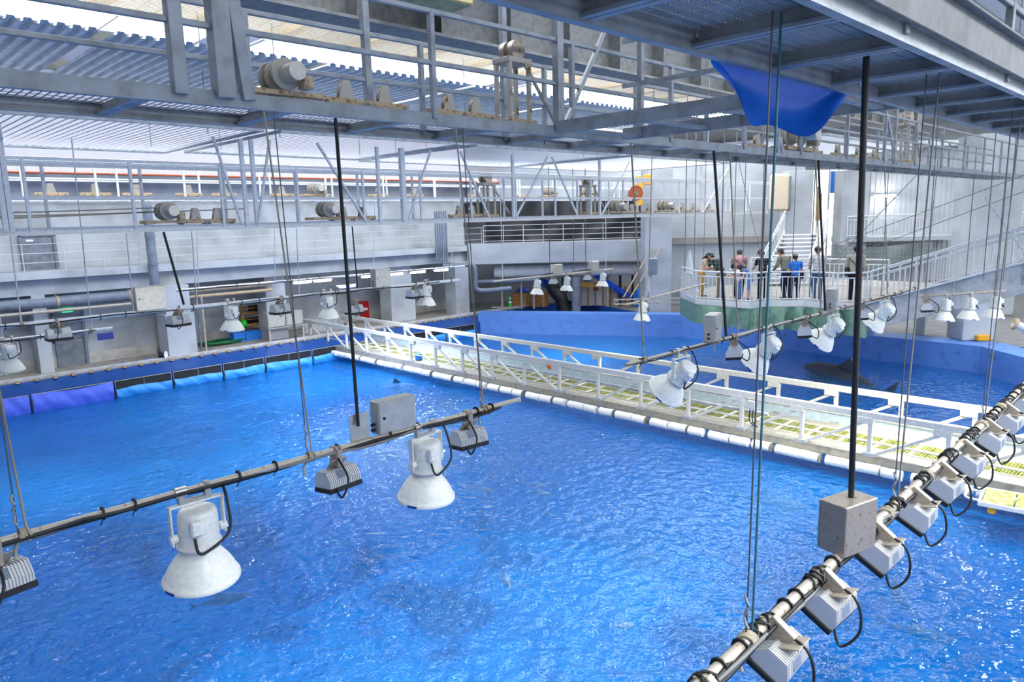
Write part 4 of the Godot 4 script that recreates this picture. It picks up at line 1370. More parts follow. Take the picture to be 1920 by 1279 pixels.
# ---------------------------------------------------------------- light bars
func lamp_node(tilt: float) -> Node3D:   # a white high-bay lamp: origin on the axis of the bar, the body may tilt about the bar
	var t := thing("bay_lamp", "", "lamp")
	var s := mb()
	for z in [-0.09, 0.1]:
		box(s, Vector3(0, -0.03, z), Vector3(0.05, 0.13, 0.045), Basis(), 0.006)
	box(s, Vector3(0, -0.075, 0.0), Vector3(0.05, 0.02, 0.22), Basis(), 0.004)
	tube(s, [Vector3(0, 0, 0.06), Vector3(0, 0, 0.14)], 0.04, 10)
	obj("clamp", s, M.stainless, t)
	s = mb()
	box(s, Vector3(0, -0.1, 0), Vector3(0.045, 0.018, 0.39), Basis(), 0.004)
	for z in [-0.19, 0.19]:
		box(s, Vector3(0, -0.24, z), Vector3(0.055, 0.3, 0.014), Basis(), 0.004)
		tube(s, [Vector3(0, -0.34, z * 0.8), Vector3(0, -0.34, z * 1.08)], 0.032, 10)
	obj("yoke", s, M.lamp_white, t)
	var x := Transform3D(Basis(Vector3(0, 0, 1), tilt), Vector3(0, -0.34, 0))
	s = mb()   # ballast housing: a rounded box that tapers down
	lathe(s, [Vector2(0.0, 0.2), Vector2(0.1, 0.198), Vector2(0.128, 0.188), Vector2(0.142, 0.165), Vector2(0.148, 0.12), Vector2(0.15, 0.0), Vector2(0.15, -0.07), Vector2(0.168, -0.075), Vector2(0.168, -0.1), Vector2(0.11, -0.11)], 24, x, Vector2(0.9, 0.96))
	obj("housing", s, M.lamp_white, t)
	s = mb()
	var prof := [Vector2(0.095, -0.1), Vector2(0.118, -0.125), Vector2(0.155, -0.165), Vector2(0.195, -0.215), Vector2(0.228, -0.265), Vector2(0.252, -0.315), Vector2(0.262, -0.345), Vector2(0.275, -0.35), Vector2(0.277, -0.375), Vector2(0.266, -0.378), Vector2(0.25, -0.335), Vector2(0.22, -0.27), Vector2(0.19, -0.222), Vector2(0.15, -0.172), Vector2(0.09, -0.12)]
	lathe(s, prof, 32, x)
	obj("reflector", s, M.lamp_white, t)
	s = mb()
	ball(s, x * Vector3(0, -0.21, 0), Vector3(0.07, 0.1, 0.07), 12, x.basis)
	var bulb := obj("bulb", s, M.bulb, t)
	var l := SpotLight3D.new()
	l.name = "bay_lamp_light"
	l.light_energy = 18.0
	l.light_size = 0.06
	l.light_color = Color(1.0, 0.97, 0.9)
	l.spot_angle = 62.0
	l.spot_range = 60.0
	l.spot_attenuation = 2.0
	l.shadow_enabled = true
	l.position = x * Vector3(0, -0.34, 0)
	l.basis = x.basis * Basis(Vector3(1, 0, 0), -PI / 2)
	t.add_child(l)
	s = mb()   # junction box and its flex
	box(s, x * Vector3(0.125, 0.1, 0.06), Vector3(0.07, 0.11, 0.09), x.basis, 0.012)
	obj("junction_box", s, M.lamp_white, t)
	s = mb()
	tube(s, curve([x * Vector3(0.14, 0.03, 0.08), x * Vector3(0.19, -0.06, 0.08), Vector3(0.2, -0.42, 0.02), Vector3(0.17, -0.33, -0.16), Vector3(0.1, -0.12, -0.19), Vector3(0.02, -0.02, -0.2)]), 0.011, 6)
	obj("flex", s, M.cable, t)
	s = mb()   # a blue label on the rim
	for k in 5:
		var a := 1.1 + k * 0.07
		var b := a + 0.07
		var q := []
		for g in [[a, -0.351], [b, -0.351], [b, -0.3745], [a, -0.3745]]:
			q.append(x * Vector3(cos(g[0]) * 0.2795, g[1], sin(g[0]) * 0.2795))
		face(s, q, x.basis * Vector3(cos(a), 0, sin(a)))
	obj("rim_label", s, M.sticker_blue, t)
	return t

func flood_node(tilt: float, off: Vector3, size := 1.0) -> Node3D:   # an LED floodlight with cooling fins, hung from a folded bracket
	var t := thing("floodlight", "", "floodlight")
	var x := Transform3D(Basis(Vector3(0, 0, 1), tilt).scaled(Vector3.ONE * size), off)
	var s := mb()
	box(s, x * Vector3(0.0, 0.11, 0.0), Vector3(0.16, 0.008, 0.17) * size, Basis(Vector3(0, 0, 1), tilt + 0.75), 0.002)
	bar(s, Vector3(0, 0.012, 0), x * Vector3(0, 0.1, 0), 0.05 * size, 0.12 * size, 0.004)
	box(s, Vector3(0, -0.012, 0), Vector3(0.08, 0.09, 0.06))
	obj("bracket", s, M.bracket, t)
	s = mb()
	var b := Basis(Vector3(0, 0, 1), tilt)
	prism(s, [Vector2(-0.1, -0.055), Vector2(0.1, -0.055), Vector2(0.1, 0.0), Vector2(0.055, 0.075), Vector2(-0.055, 0.075), Vector2(-0.1, 0.0)], -0.155, 0.155, x * Transform3D(Basis(Vector3(1, 0, 0), Vector3(0, 0, -1), Vector3(0, 1, 0)), Vector3.ZERO))
	obj("heat_sink", s, M.fin, t)
	s = mb()
	for k in 17:
		prism(s, [Vector2(-0.112, -0.05), Vector2(0.112, -0.05), Vector2(0.112, 0.004), Vector2(0.062, 0.085), Vector2(-0.062, 0.085), Vector2(-0.112, 0.004)], -0.004, 0.004, x * Transform3D(Basis(Vector3(1, 0, 0), Vector3(0, 0, -1), Vector3(0, 1, 0)), Vector3(0, 0, -0.15 + k * 0.01875)))
	stuff(obj("cooling_fin", s, M.fin, t))
	s = mb()
	box(s, x * Vector3(0, -0.075, 0), Vector3(0.225, 0.04, 0.335) * size, b, 0.004)
	obj("lamp_frame", s, M.black, t)
	s = mb()
	box(s, x * Vector3(0, -0.097, 0), Vector3(0.19, 0.006, 0.3) * size, b)
	obj("lens", s, M.lens, t)
	s = mb()
	box(s, x * Vector3(0.085, 0.045, 0.02), Vector3(0.01, 0.07, 0.1) * size, Basis(Vector3(0, 0, 1), tilt + 0.6), 0.002)
	obj("driver_cover", s, M.pvc, t)
	s = mb()
	tube(s, curve([x * Vector3(0.1, -0.06, 0.1), x * Vector3(0.2, -0.12, 0.12), x * Vector3(0.22, 0.02, 0.05), x * Vector3(0.08, 0.16, 0.02), Vector3(0.01, -0.02, 0.0)]), 0.009, 6)
	obj("flex", s, M.cable, t)
	return t

func control_box(label: String, at: Vector3, size: Vector3, m: String, turn := 0.0) -> void:
	var t := thing("control_box", label, "box", at, turn)
	var s := mb()
	box(s, Vector3(0, size.y / 2, 0), size, Basis(), 0.006)
	obj("body", s, M[m], t)
	s = mb()
	box(s, Vector3(size.x / 2 + 0.008, size.y / 2, 0), Vector3(0.016, size.y * 0.96, size.z * 0.98), Basis(), 0.004)
	var d := obj("door", s, M[m], t)
	s = mb()
	tube(s, [Vector3(size.x / 2 + 0.012, size.y * 0.5, size.z * 0.38), Vector3(size.x / 2 + 0.026, size.y * 0.5, size.z * 0.38)], 0.014, 8)
	obj("lock", s, M.black, d)
	for k in 2:
		s = mb()
		tube(s, [Vector3(0, size.y * (0.14 + 0.16 * k), size.z / 2 - 0.01), Vector3(0, size.y * (0.14 + 0.16 * k), size.z / 2 + 0.035)], 0.016, 8)
		obj("cable_gland", s, M.black, t)

func light_bar(called: String, label: String, x: float, y: float, z0: float, z1: float, r: float, m := "pipe", cable_r := 0.011, ties := 12) -> Node3D:
	var t := thing(called, label, "light bar", Vector3(x, y, z0))
	var l := z1 - z0
	var s := mb()
	rod(s, Vector3.ZERO, Vector3(0, 0, l), r, 12)
	obj("pipe", s, M[m], t)
	s = mb()
	rod(s, Vector3(0, 0, l - 0.01), Vector3(0, 0, l + signf(l) * 0.02), r * 1.15, 12)
	tag(obj("end_cap", s, M.foam, t), "pale cap on the far end of the pipe")
	for k in 3:
		var pts := []
		var n := maxi(12, int(absf(l) * 5))
		for q in n + 1:
			var u := float(q) / n
			var g := 1.6 * sin(u * 9.0 + k * 2.2) + k * 0.9 + 1.0
			var rr := r + cable_r * (0.8 + 0.8 * absf(sin(u * 31.0 + k)))
			pts.append(Vector3(sin(g) * rr, -absf(cos(g)) * rr * 0.6 + r * 0.3 - (0.03 * maxf(0.0, sin(u * absf(l) * 2.6 + k * 1.7)) if k != 1 else 0.0), l * u * 0.95))
		s = mb()
		tube(s, pts, cable_r, 5)
		obj("power_cable", s, M.cable if k < 2 else M.grey_cable, t)
	s = mb()
	for k in ties:
		var z := l * (k + 0.5 + 0.3 * sin(k * 2.7)) / ties
		tube(s, [Vector3(0, 0, z - 0.006), Vector3(0, 0, z + 0.006)], r + cable_r * 1.5, 10)
		rod(s, Vector3(0.01, -r, z), Vector3(0.0, -r - 0.05, z + 0.02), 0.004, 4)
	stuff(obj("cable_tie", s, M.black, t))
	return t

func knot(t: Node3D, at: Vector3, r: float, m := "rope", wraps := 4) -> void:
	var s := mb()
	var o := at - t.position
	var pts := []
	for k in wraps * 8 + 1:
		var g := TAU * k / 8.0
		pts.append(o + Vector3(cos(g) * (r + 0.012 + 0.004 * sin(k * 1.3)), sin(g) * (r + 0.012), (float(k) / 8.0 / wraps - 0.5) * 0.07 + 0.01 * sin(k * 0.9)))
	pts.append(o + Vector3(-0.03, -r - 0.06, 0.05))
	pts.append(o + Vector3(0.0, -r - 0.12, 0.06))
	tube(s, pts, 0.011, 6)
	obj("rope_knot", s, M[m], t)

func line_up(called: String, label: String, a: Vector3, b: Vector3, r: float, m: String, category := "cable", group := "", shackle := false) -> void:
	var s := mb()
	rod(s, a, b, r, 6)
	if not shackle:
		tag(obj(called, s, M[m]), label, category, group)
		return
	var t := thing(called, label, category, b, 0.0, group)
	s = mb()
	rod(s, Vector3.ZERO, a - b, r, 6)
	obj("line", s, M[m], t)
	for k in 3:
		s = mb()
		tube(s, [Vector3(0.012 - 0.024 * (k % 2), 0.06 + k * 0.07, 0), Vector3(0, 0.09 + k * 0.07, 0.012), Vector3(-0.012 + 0.024 * (k % 2), 0.12 + k * 0.07, 0)], 0.009, 5)
		obj("shackle", s, M.galv, t)

func light_bars() -> void:
	# the straight lamp and the floodlight are built once
	var straight := lamp_node(-0.08)
	var tilted := lamp_node(-0.72)
	var flood := flood_node(0.1, Vector3(0.0, -0.24, 0))
	var flood_b := flood_node(-0.5, Vector3(0.085, -0.17, 0))
	var flood_w := flood_node(0.0, Vector3(0, -0.26, 0), 1.35)
	# A: the nearest bar on the left
	var a := light_bar("light_bar", "nearest light bar on the left, a cable-wrapped pipe carrying two white bell lamps", -5.24, 4.1, 0.6, -5.2, 0.026, "pipe", 0.015, 12)
	knot(a, Vector3(-5.24, 4.1, -0.78), 0.026)
	knot(a, Vector3(-5.24, 4.1, -2.78), 0.026)
	knot(a, Vector3(-5.24, 4.1, -4.72), 0.026, "beige_rust", 2)
	straight.position = Vector3(-5.24, 4.1, -1.84)
	tag(straight, "largest white bell lamp, left of the two on the nearest left light bar", "lamp", "white bell lamps")
	dup(straight, "bay_lamp", "white bell lamp right of the stainless box on the nearest left light bar", Vector3(-5.24, 4.1, -3.97), 0.12)
	flood.position = Vector3(-5.24, 4.1, -3.02)
	flood.rotation.y = 0.1
	tag(flood, "white finned floodlight left of the stainless box on the nearest left light bar", "floodlight", "finned floodlights")
	dup(flood, "floodlight", "white finned floodlight near the capped far end of the nearest left light bar", Vector3(-5.24, 4.1, -4.5), -0.1)
	dup(flood, "floodlight", "finned floodlight cut by the left edge of the picture below the rope knot", Vector3(-5.24, 4.1, -0.62), 0.2)
	control_box("stainless steel control box with a round lock on the nearest left light bar", Vector3(-5.3, 4.12, -3.66), Vector3(0.13, 0.3, 0.4), "stainless")
	var s := mb()
	box(s, Vector3(-5.26, 4.24, -3.28), Vector3(0.012, 0.24, 0.2), Basis(), 0.004)
	tag(obj("cable_plate", s, M.stainless), "small stainless back plate under the black conduit on the nearest left light bar", "plate")
	line_up("conduit", "thick black conduit dropping from the overhead catwalk to the nearest left light bar", Vector3(-5.45, 6.85, -3.35), Vector3(-5.22, 4.26, -3.24), 0.017, "cable", "conduit")
	for q in [[-0.72, -0.8, "left rope"], [-2.72, -2.8, "middle rope"], [-4.66, -4.72, "right rope"]]:
		line_up("hanging_rope", "pale rope holding up the nearest left light bar, the %s of its three pairs" % q[2], Vector3(-5.45, 6.86, q[0]), Vector3(-5.24, 4.12, q[1]), 0.008, "rope", "rope")
		line_up("hanging_wire", "thin wire with shackles beside the %s of the nearest left light bar" % q[2], Vector3(-5.43, 6.86, q[0] - 0.07), Vector3(-5.22, 4.12, q[1] + 0.05), 0.005, "wire", "wire", "", true)
	# C: the continuation behind the bridge end
	var c := light_bar("light_bar", "light bar crossing in front of the visitor platform with tilted bell lamps", -5.24, 4.17, -7.1, -18.2, 0.024, "pipe", 0.01, 18)
	for z in [-7.48, -9.3, -12.9, -16.3]:
		knot(c, Vector3(-5.24, 4.17, z), 0.024)
	tilted.position = Vector3(-5.24, 4.17, -8.35)
	tag(tilted, "large tilted bell lamp in front of the bridge rail, nearest on the platform-side light bar", "lamp", "white bell lamps")
	var k := 0
	for q in [[-10.9, "tilted bell lamp in the middle of the platform-side light bar, second from its near end"], [-13.5, "tilted bell lamp third from the near end of the platform-side light bar"], [-16.2, "tilted bell lamp half behind the black pole, fourth on the platform-side light bar"]]:
		dup(tilted, "bay_lamp", q[1], Vector3(-5.24, 4.17, q[0]), -0.05 * k)
		k += 1
	for q in [[-9.8, "small white floodlight below the first square box on the platform-side light bar"], [-12.25, "small white floodlight between the second and third lamps of the platform-side light bar"], [-14.9, "small white floodlight beside the fourth lamp of the platform-side light bar"]]:
		dup(flood, "floodlight", q[1], Vector3(-5.24, 4.17, q[0]), 0.4)
	control_box("square greenish steel box on the near half of the platform-side light bar", Vector3(-5.24, 4.2, -9.15), Vector3(0.16, 0.38, 0.4), "stainless", 0.3)
	control_box("square greenish steel box on the far half of the platform-side light bar", Vector3(-5.24, 4.2, -13.35), Vector3(0.16, 0.38, 0.4), "stainless", 0.3)
	for q in [[-9.55, "first"], [-13.1, "second"]]:
		line_up("conduit", "black conduit down to the %s square box of the platform-side light bar" % q[1], Vector3(-5.45, 6.86, q[0] + 0.1), Vector3(-5.24, 4.2, q[0]), 0.02, "cable", "conduit")
	for q in [[-7.48, "near end"], [-9.9, "first small floodlight"], [-12.9, "second square box"], [-16.3, "far end"]]:
		line_up("hanging_rope", "pale rope holding the platform-side light bar at its %s" % q[1], Vector3(-5.45, 6.86, q[0]), Vector3(-5.24, 4.19, q[0]), 0.011, "rope", "rope", "", true)
	# B: the right bar hung with a row of floodlights
	var b := light_bar("light_bar", "thick rope-tied light bar at the lower right with a row of floodlights below", -1.74, 3.6, -2.6, -12.0, 0.036, "pipe", 0.013, 26)
	b.rotation.x = 0.026
	for q in [-3.5, -5.7, -6.7, -8.5, -9.3]:
		knot(b, Vector3(-1.74, 3.6, q), 0.036, "rope", 6)
	s = mb()
	for j in 66:
		var z := -0.2 - 0.73 * (j / 6) - 0.045 * (j % 6) - 0.12 * absf(sin(j * 1.7)) * float(j % 3 == 0)
		var ring := []
		for g in 9:
			ring.append(Vector3(cos(TAU * g / 8.0) * (0.05 + 0.01 * sin(j * 1.7)), sin(TAU * g / 8.0) * 0.05, z + (0.02 + 0.04 * absf(sin(j * 2.9))) * sin(TAU * g / 8.0 + j * 2.1)))
		tube(s, ring, 0.009, 5)
	stuff(obj("cable_wrap", s, M.cable, b))
	for j in 4:
		var pts := []
		for g in 40:
			pts.append(Vector3(0.045 * sin(g * 0.8 + j * 1.5), 0.02 - 0.05 * absf(cos(g * 0.7 + j)), -0.4 - g * 0.2))
		s = mb()
		tube(s, curve(pts, 3), 0.012, 5)
		obj("loose_cable", s, M.grey_cable if j == 2 else M.cable, b)
	k = 0
	for z in [-3.02, -3.75, -4.48, -5.4, -6.25, -7.0, -7.75, -8.6, -9.4, -10.2]:
		var lb := "finned floodlight under the lower right light bar, %s from the bottom edge of the picture" % nth(k)
		var at := Vector3(-1.74, 3.6 + 0.026 * (-2.6 - z), z)
		if k == 0:
			flood_b.position = at
			tag(flood_b, lb, "floodlight", "floodlights of the lower right bar")
		else:
			dup(flood_b, "floodlight", lb, at, 0.05 * sin(k * 2.0), "floodlights of the lower right bar")
		k += 1
	control_box("rusty-topped steel control box standing on the lower right light bar", Vector3(-1.74, 3.68, -4.92), Vector3(0.2, 0.36, 0.34), "stainless_rust", PI - 0.25)
	line_up("conduit", "thick black pole-like conduit dropping from the upper right catwalk to the rusty-topped box", Vector3(-1.72, 6.94, -4.72), Vector3(-1.74, 3.98, -4.95), 0.02, "cable", "conduit")
	line_up("hanging_rope", "teal twisted rope hanging down to the big knot of the lower right light bar", Vector3(-1.7, 6.95, -3.55), Vector3(-1.74, 3.64, -3.55), 0.0065, "teal_rope", "rope")
	line_up("hanging_wire", "thin dark wire with clips just left of the teal rope", Vector3(-1.72, 6.95, -3.5), Vector3(-1.75, 3.64, -3.5), 0.005, "wire", "wire", "", true)
	for q in [[-5.95, "middle"], [-8.6, "far end"]]:
		line_up("hanging_rope", "grey rope holding the lower right light bar near its %s" % q[0 + 1], Vector3(-1.66, 6.94, q[0]), Vector3(-1.74, 3.7, q[0]), 0.007, "grey_cable", "rope")
		line_up("hanging_wire", "thin wire with shackles near the %s of the lower right light bar" % q[1], Vector3(-1.72, 6.94, q[0] + 0.08), Vector3(-1.75, 3.7, q[0] + 0.06), 0.005, "wire", "wire", "", true)
	# D and E: the bars in front of the left wall
	var d := light_bar("light_bar", "long white light bar in front of the left columns, under the eye-level catwalk", -16.7, 4.17, 2.0, -14.2, 0.045, "white_steel", 0.014, 22)
	for z in [-2.95, -5.2, -8.4]:
		knot(d, Vector3(-16.7, 4.17, z), 0.045)
	dup(straight, "bay_lamp", "white bell lamp glowing underneath, on the long left bar beside the white pillar", Vector3(-16.7, 4.25, -7.13), 0.3)
	dup(straight, "bay_lamp", "white bell lamp on the long left bar above the start of the bridge", Vector3(-16.7, 4.25, -9.7), -0.2)
	dup(straight, "bay_lamp", "white bell lamp near the far end of the long left bar", Vector3(-16.7, 4.25, -12.95), 0.5)
	flood_w.position = Vector3(-16.7, 4.17, -3.55)
	tag(flood_w, "big white floodlight at the left on the long bar in front of the deck door", "floodlight", "wide floodlights")
	dup(flood_w, "floodlight", "big white floodlight on the long left bar in front of the first plinth", Vector3(-16.7, 4.17, -5.9), 0.2)
	dup(flood_w, "floodlight", "white floodlight on the long left bar in front of the grey cabinets", Vector3(-16.7, 4.17, -8.35), 0.1)
	dup(flood_w, "floodlight", "white floodlight on the long left bar above the bridge rail, left of two", Vector3(-16.9, 3.9, -10.6), 0.1)
	dup(flood_w, "floodlight", "white floodlight hung low on the long left bar in front of a pillar", Vector3(-16.7, 4.17, -12.5), 0.1)
	control_box("large pale steel box on the long left bar in front of the grey wall", Vector3(-16.75, 4.2, -5.35), Vector3(0.25, 0.52, 0.62), "stainless")
	control_box("pale steel box on the long left bar beside the lit strip lights", Vector3(-16.75, 4.2, -11.4), Vector3(0.25, 0.5, 0.5), "stainless")
	line_up("conduit", "black conduit dropping from the eye-level catwalk to the large pale box", Vector3(-16.6, 5.87, -5.75), Vector3(-16.68, 4.25, -6.05), 0.028, "cable", "conduit")
	line_up("conduit", "long black conduit hanging in front of the eye-level catwalk to the lit strip lights", Vector3(-16.6, 5.87, -10.5), Vector3(-16.68, 4.25, -10.6), 0.02, "cable", "conduit")
	for q in [[-2.95, "leftmost"], [-5.0, "second"], [-6.35, "third"], [-8.9, "fourth"], [-13.6, "rightmost"]]:
		line_up("hanging_rope", "pale rope of the long left bar, %s of its five" % q[1], Vector3(-16.6, 5.87, q[0]), Vector3(-16.7, 4.2, q[0]), 0.014, "pale_wire", "rope")
	var d2 := light_bar("light_bar", "short thin light bar at the left edge behind the long white one", -18.8, 3.63, 2.0, -5.1, 0.04, "white_steel", 0.012, 8)
	knot(d2, Vector3(-18.8, 3.63, -4.65), 0.04)
	dup(straight, "bay_lamp", "white bell lamp at the left edge in front of the pale blue door", Vector3(-18.8, 3.68, -3.02), 0.2)
	line_up("hanging_rope", "pale rope down to the far end of the short bar at the left edge", Vector3(-18.6, 7.97, -4.7), Vector3(-18.8, 3.65, -4.68), 0.014, "pale_wire", "rope")
	line_up("hanging_rope", "pale rope down to the bell lamp of the short bar at the left edge", Vector3(-18.6, 7.97, -2.9), Vector3(-18.8, 3.65, -2.95), 0.014, "pale_wire", "rope")
	s = mb()
	box(s, Vector3(-18.8, 3.46, -4.95), Vector3(0.04, 0.16, 0.34), Basis(), 0.006)
	tag(obj("tag_plate", s, M.sticker_blue), "small blue plate hung on the short bar at the left edge", "plate")
	# E: strip lights that are switched on
	var eb := light_bar("light_bar", "far light bar with a row of lit strip lights in front of the left pillars", -23.4, 4.0, -8.3, -20.2, 0.045, "white_steel", 0.014, 10)
	knot(eb, Vector3(-23.4, 4.0, -12.2), 0.045)
	k = 0
	for z in [-12.6, -13.4, -14.4, -15.4, -16.6, -17.7, -18.9]:
		var blue := k == 2
		var t := thing("strip_light", "lit strip light before the left pillars, %s from the left%s" % [nth(k), ", glowing blue" if blue else ""], "light", Vector3(-23.4, 3.93 - (0.3 if blue else 0.0), z), 0.0, "lit strip lights")
		s = mb()
		box(s, Vector3(0, 0.03, 0), Vector3(0.2, 0.05, 0.75), Basis(), 0.01)
		obj("fitting", s, M.white_steel, t)
		if blue:
			s = mb()
			box(s, Vector3(0, 0.2, 0), Vector3(0.03, 0.4, 0.05))
			obj("hanger", s, M.galv, t)
		s = mb()
		box(s, Vector3(0.04, -0.02, 0), Vector3(0.2, 0.05, 0.62), Basis(), 0.012)
		obj("led_panel", s, M.led_blue if blue else M.led_glow, t)
		var l := SpotLight3D.new()
		l.name = "strip_light_lamp"
		l.light_energy = 16.0
		l.light_color = Color(0.4, 0.5, 1.0) if blue else Color(0.95, 0.98, 1.0)
		l.light_size = 0.1
		l.spot_angle = 84.0
		l.spot_range = 60.0
		l.spot_attenuation = 2.0
		l.shadow_enabled = true
		l.position = Vector3(0.06, -0.08, 0)
		l.rotation = Vector3(-PI / 2, 0, 0)
		t.add_child(l)
		k += 1
	for z in [-9.0, -11.6, -15.6, -19.5]:
		line_up("hanging_rope", "pale rope holding the far bar of strip lights, %s from the left" % nth([-9.0, -11.6, -15.6, -19.5].find(z)), Vector3(-23.0, 6.73, z), Vector3(-23.4, 4.03, z), 0.016, "pale_wire", "rope")
	# F: the bar with three lamps in front of the thick pipe
	var f := thing("light_bar", "light bar with three bell lamps in front of the thick white pipe", "light bar", Vector3(-20.1, 3.6, -18.8))
	s = mb()
	rod(s, Vector3.ZERO, Vector3(0.3, 0, -7.0), 0.04, 8)
	obj("pipe", s, M.pipe, f)
	s = mb()
	tube(s, curve([Vector3(0.05, 0.02, -2.0), Vector3(0.1, 0.08, -3.2), Vector3(0.12, 0.03, -4.0), Vector3(0.2, 0.09, -5.2), Vector3(0.25, 0.04, -6.0)]), 0.025, 5)
	obj("power_cable", s, M.cable, f)
	k = 0
	for q in [[-20.05, -21.2], [-19.95, -22.9], [-19.85, -25.2]]:
		dup(straight, "bay_lamp", "small distant bell lamp in front of the thick white pipe, %s of three" % ["left", "middle", "right"][k], Vector3(q[0], 3.62, q[1]), 0.5)
		k += 1
	dup(flood_w, "floodlight", "distant floodlight between the left and middle lamps below the thick white pipe", Vector3(-20.0, 3.6, -22.1), 0.5)
	dup(flood_w, "floodlight", "distant floodlight left of the slanting blue tarp", Vector3(-19.9, 3.6, -24.2), 0.5)
	control_box("distant steel box on the bar before the thick white pipe, left of two", Vector3(-20.0, 3.62, -22.3), Vector3(0.25, 0.42, 0.45), "stainless")
	control_box("distant steel box on the bar before the thick white pipe, right of two", Vector3(-19.9, 3.62, -24.6), Vector3(0.25, 0.42, 0.45), "stainless")
	for q in [-19.2, -21.9, -23.4, -24.2, -25.6]:
		line_up("hanging_wire", "thin wire down to the three-lamp bar before the thick pipe, %s from the left" % nth([-19.2, -21.9, -23.4, -24.2, -25.6].find(q)), Vector3(-20.0, 7.97, q), Vector3(-20.0, 3.62, q), 0.016, "wire" if q < -21.0 and q > -24.5 else "pale_wire", "wire")
	# G: the single lamp right of it
	var gb := thing("light_bar", "short light bar with one bell lamp left of the visitor platform", "light bar", Vector3(-13.8, 3.15, -18.7))
	s = mb()
	rod(s, Vector3.ZERO, Vector3(1.8, 0.62, -1.85), 0.03, 8)
	obj("pipe", s, M.pipe, gb)
	dup(straight, "bay_lamp", "bell lamp hanging by itself just left of the visitor platform", Vector3(-13.43, 3.35, -19.1), 0.6)
	control_box("grey box above the bell lamp left of the visitor platform", Vector3(-13.2, 4.1, -19.3), Vector3(0.25, 0.5, 0.4), "pvc", 0.5)
	line_up("hanging_wire", "thin wire down to the single bell lamp left of the visitor platform", Vector3(-13.2, 12.0, -19.35), Vector3(-13.3, 3.3, -19.2), 0.012, "wire", "wire")
	s = mb()
	rod(s, Vector3(-13.3, 3.55, -19.2), Vector3(-13.3, 4.2, -19.25), 0.09, 10)
	tag(obj("lamp_stem", s, M.curb), "grey stem between the grey box and the single bell lamp", "stem")
	# H: three lamps under the ramp
	k = 0
	for q in [[-4.38, 4.15, -17.29], [-3.97, 4.193, -17.44], [-3.55, 4.235, -17.6]]:
		dup(straight, "bay_lamp", "bell lamp under the ramp at the right, %s of three" % ["left", "middle", "right"][k], Vector3(q[0], q[1], q[2]), 0.4 + 0.1 * k).scale = Vector3.ONE * 0.76
		k += 1
	dup(flood, "floodlight", "small floodlight left of the three bell lamps under the ramp", Vector3(-4.72, 4.118, -17.166), 0.35)
	var hb := thing("light_bar", "thin light bar carrying the lamps under the ramp", "light bar", Vector3(-4.9, 4.1, -17.1))
	s = mb()
	rod(s, Vector3.ZERO, Vector3(1.5, 0.15, -0.55), 0.028, 8)
	obj("pipe", s, M.pipe, hb)
	for q in 2:
		line_up("hanging_rope", "thin grey rope down to the light bar under the ramp, %s of two" % ["left", "right"][q], Vector3(-4.75 + q * 1.2, 12.0, -17.15 - q * 0.44), Vector3(-4.75 + q * 1.2, 4.14 + q * 0.12, -17.15 - q * 0.44), 0.01, "grey_cable", "rope")

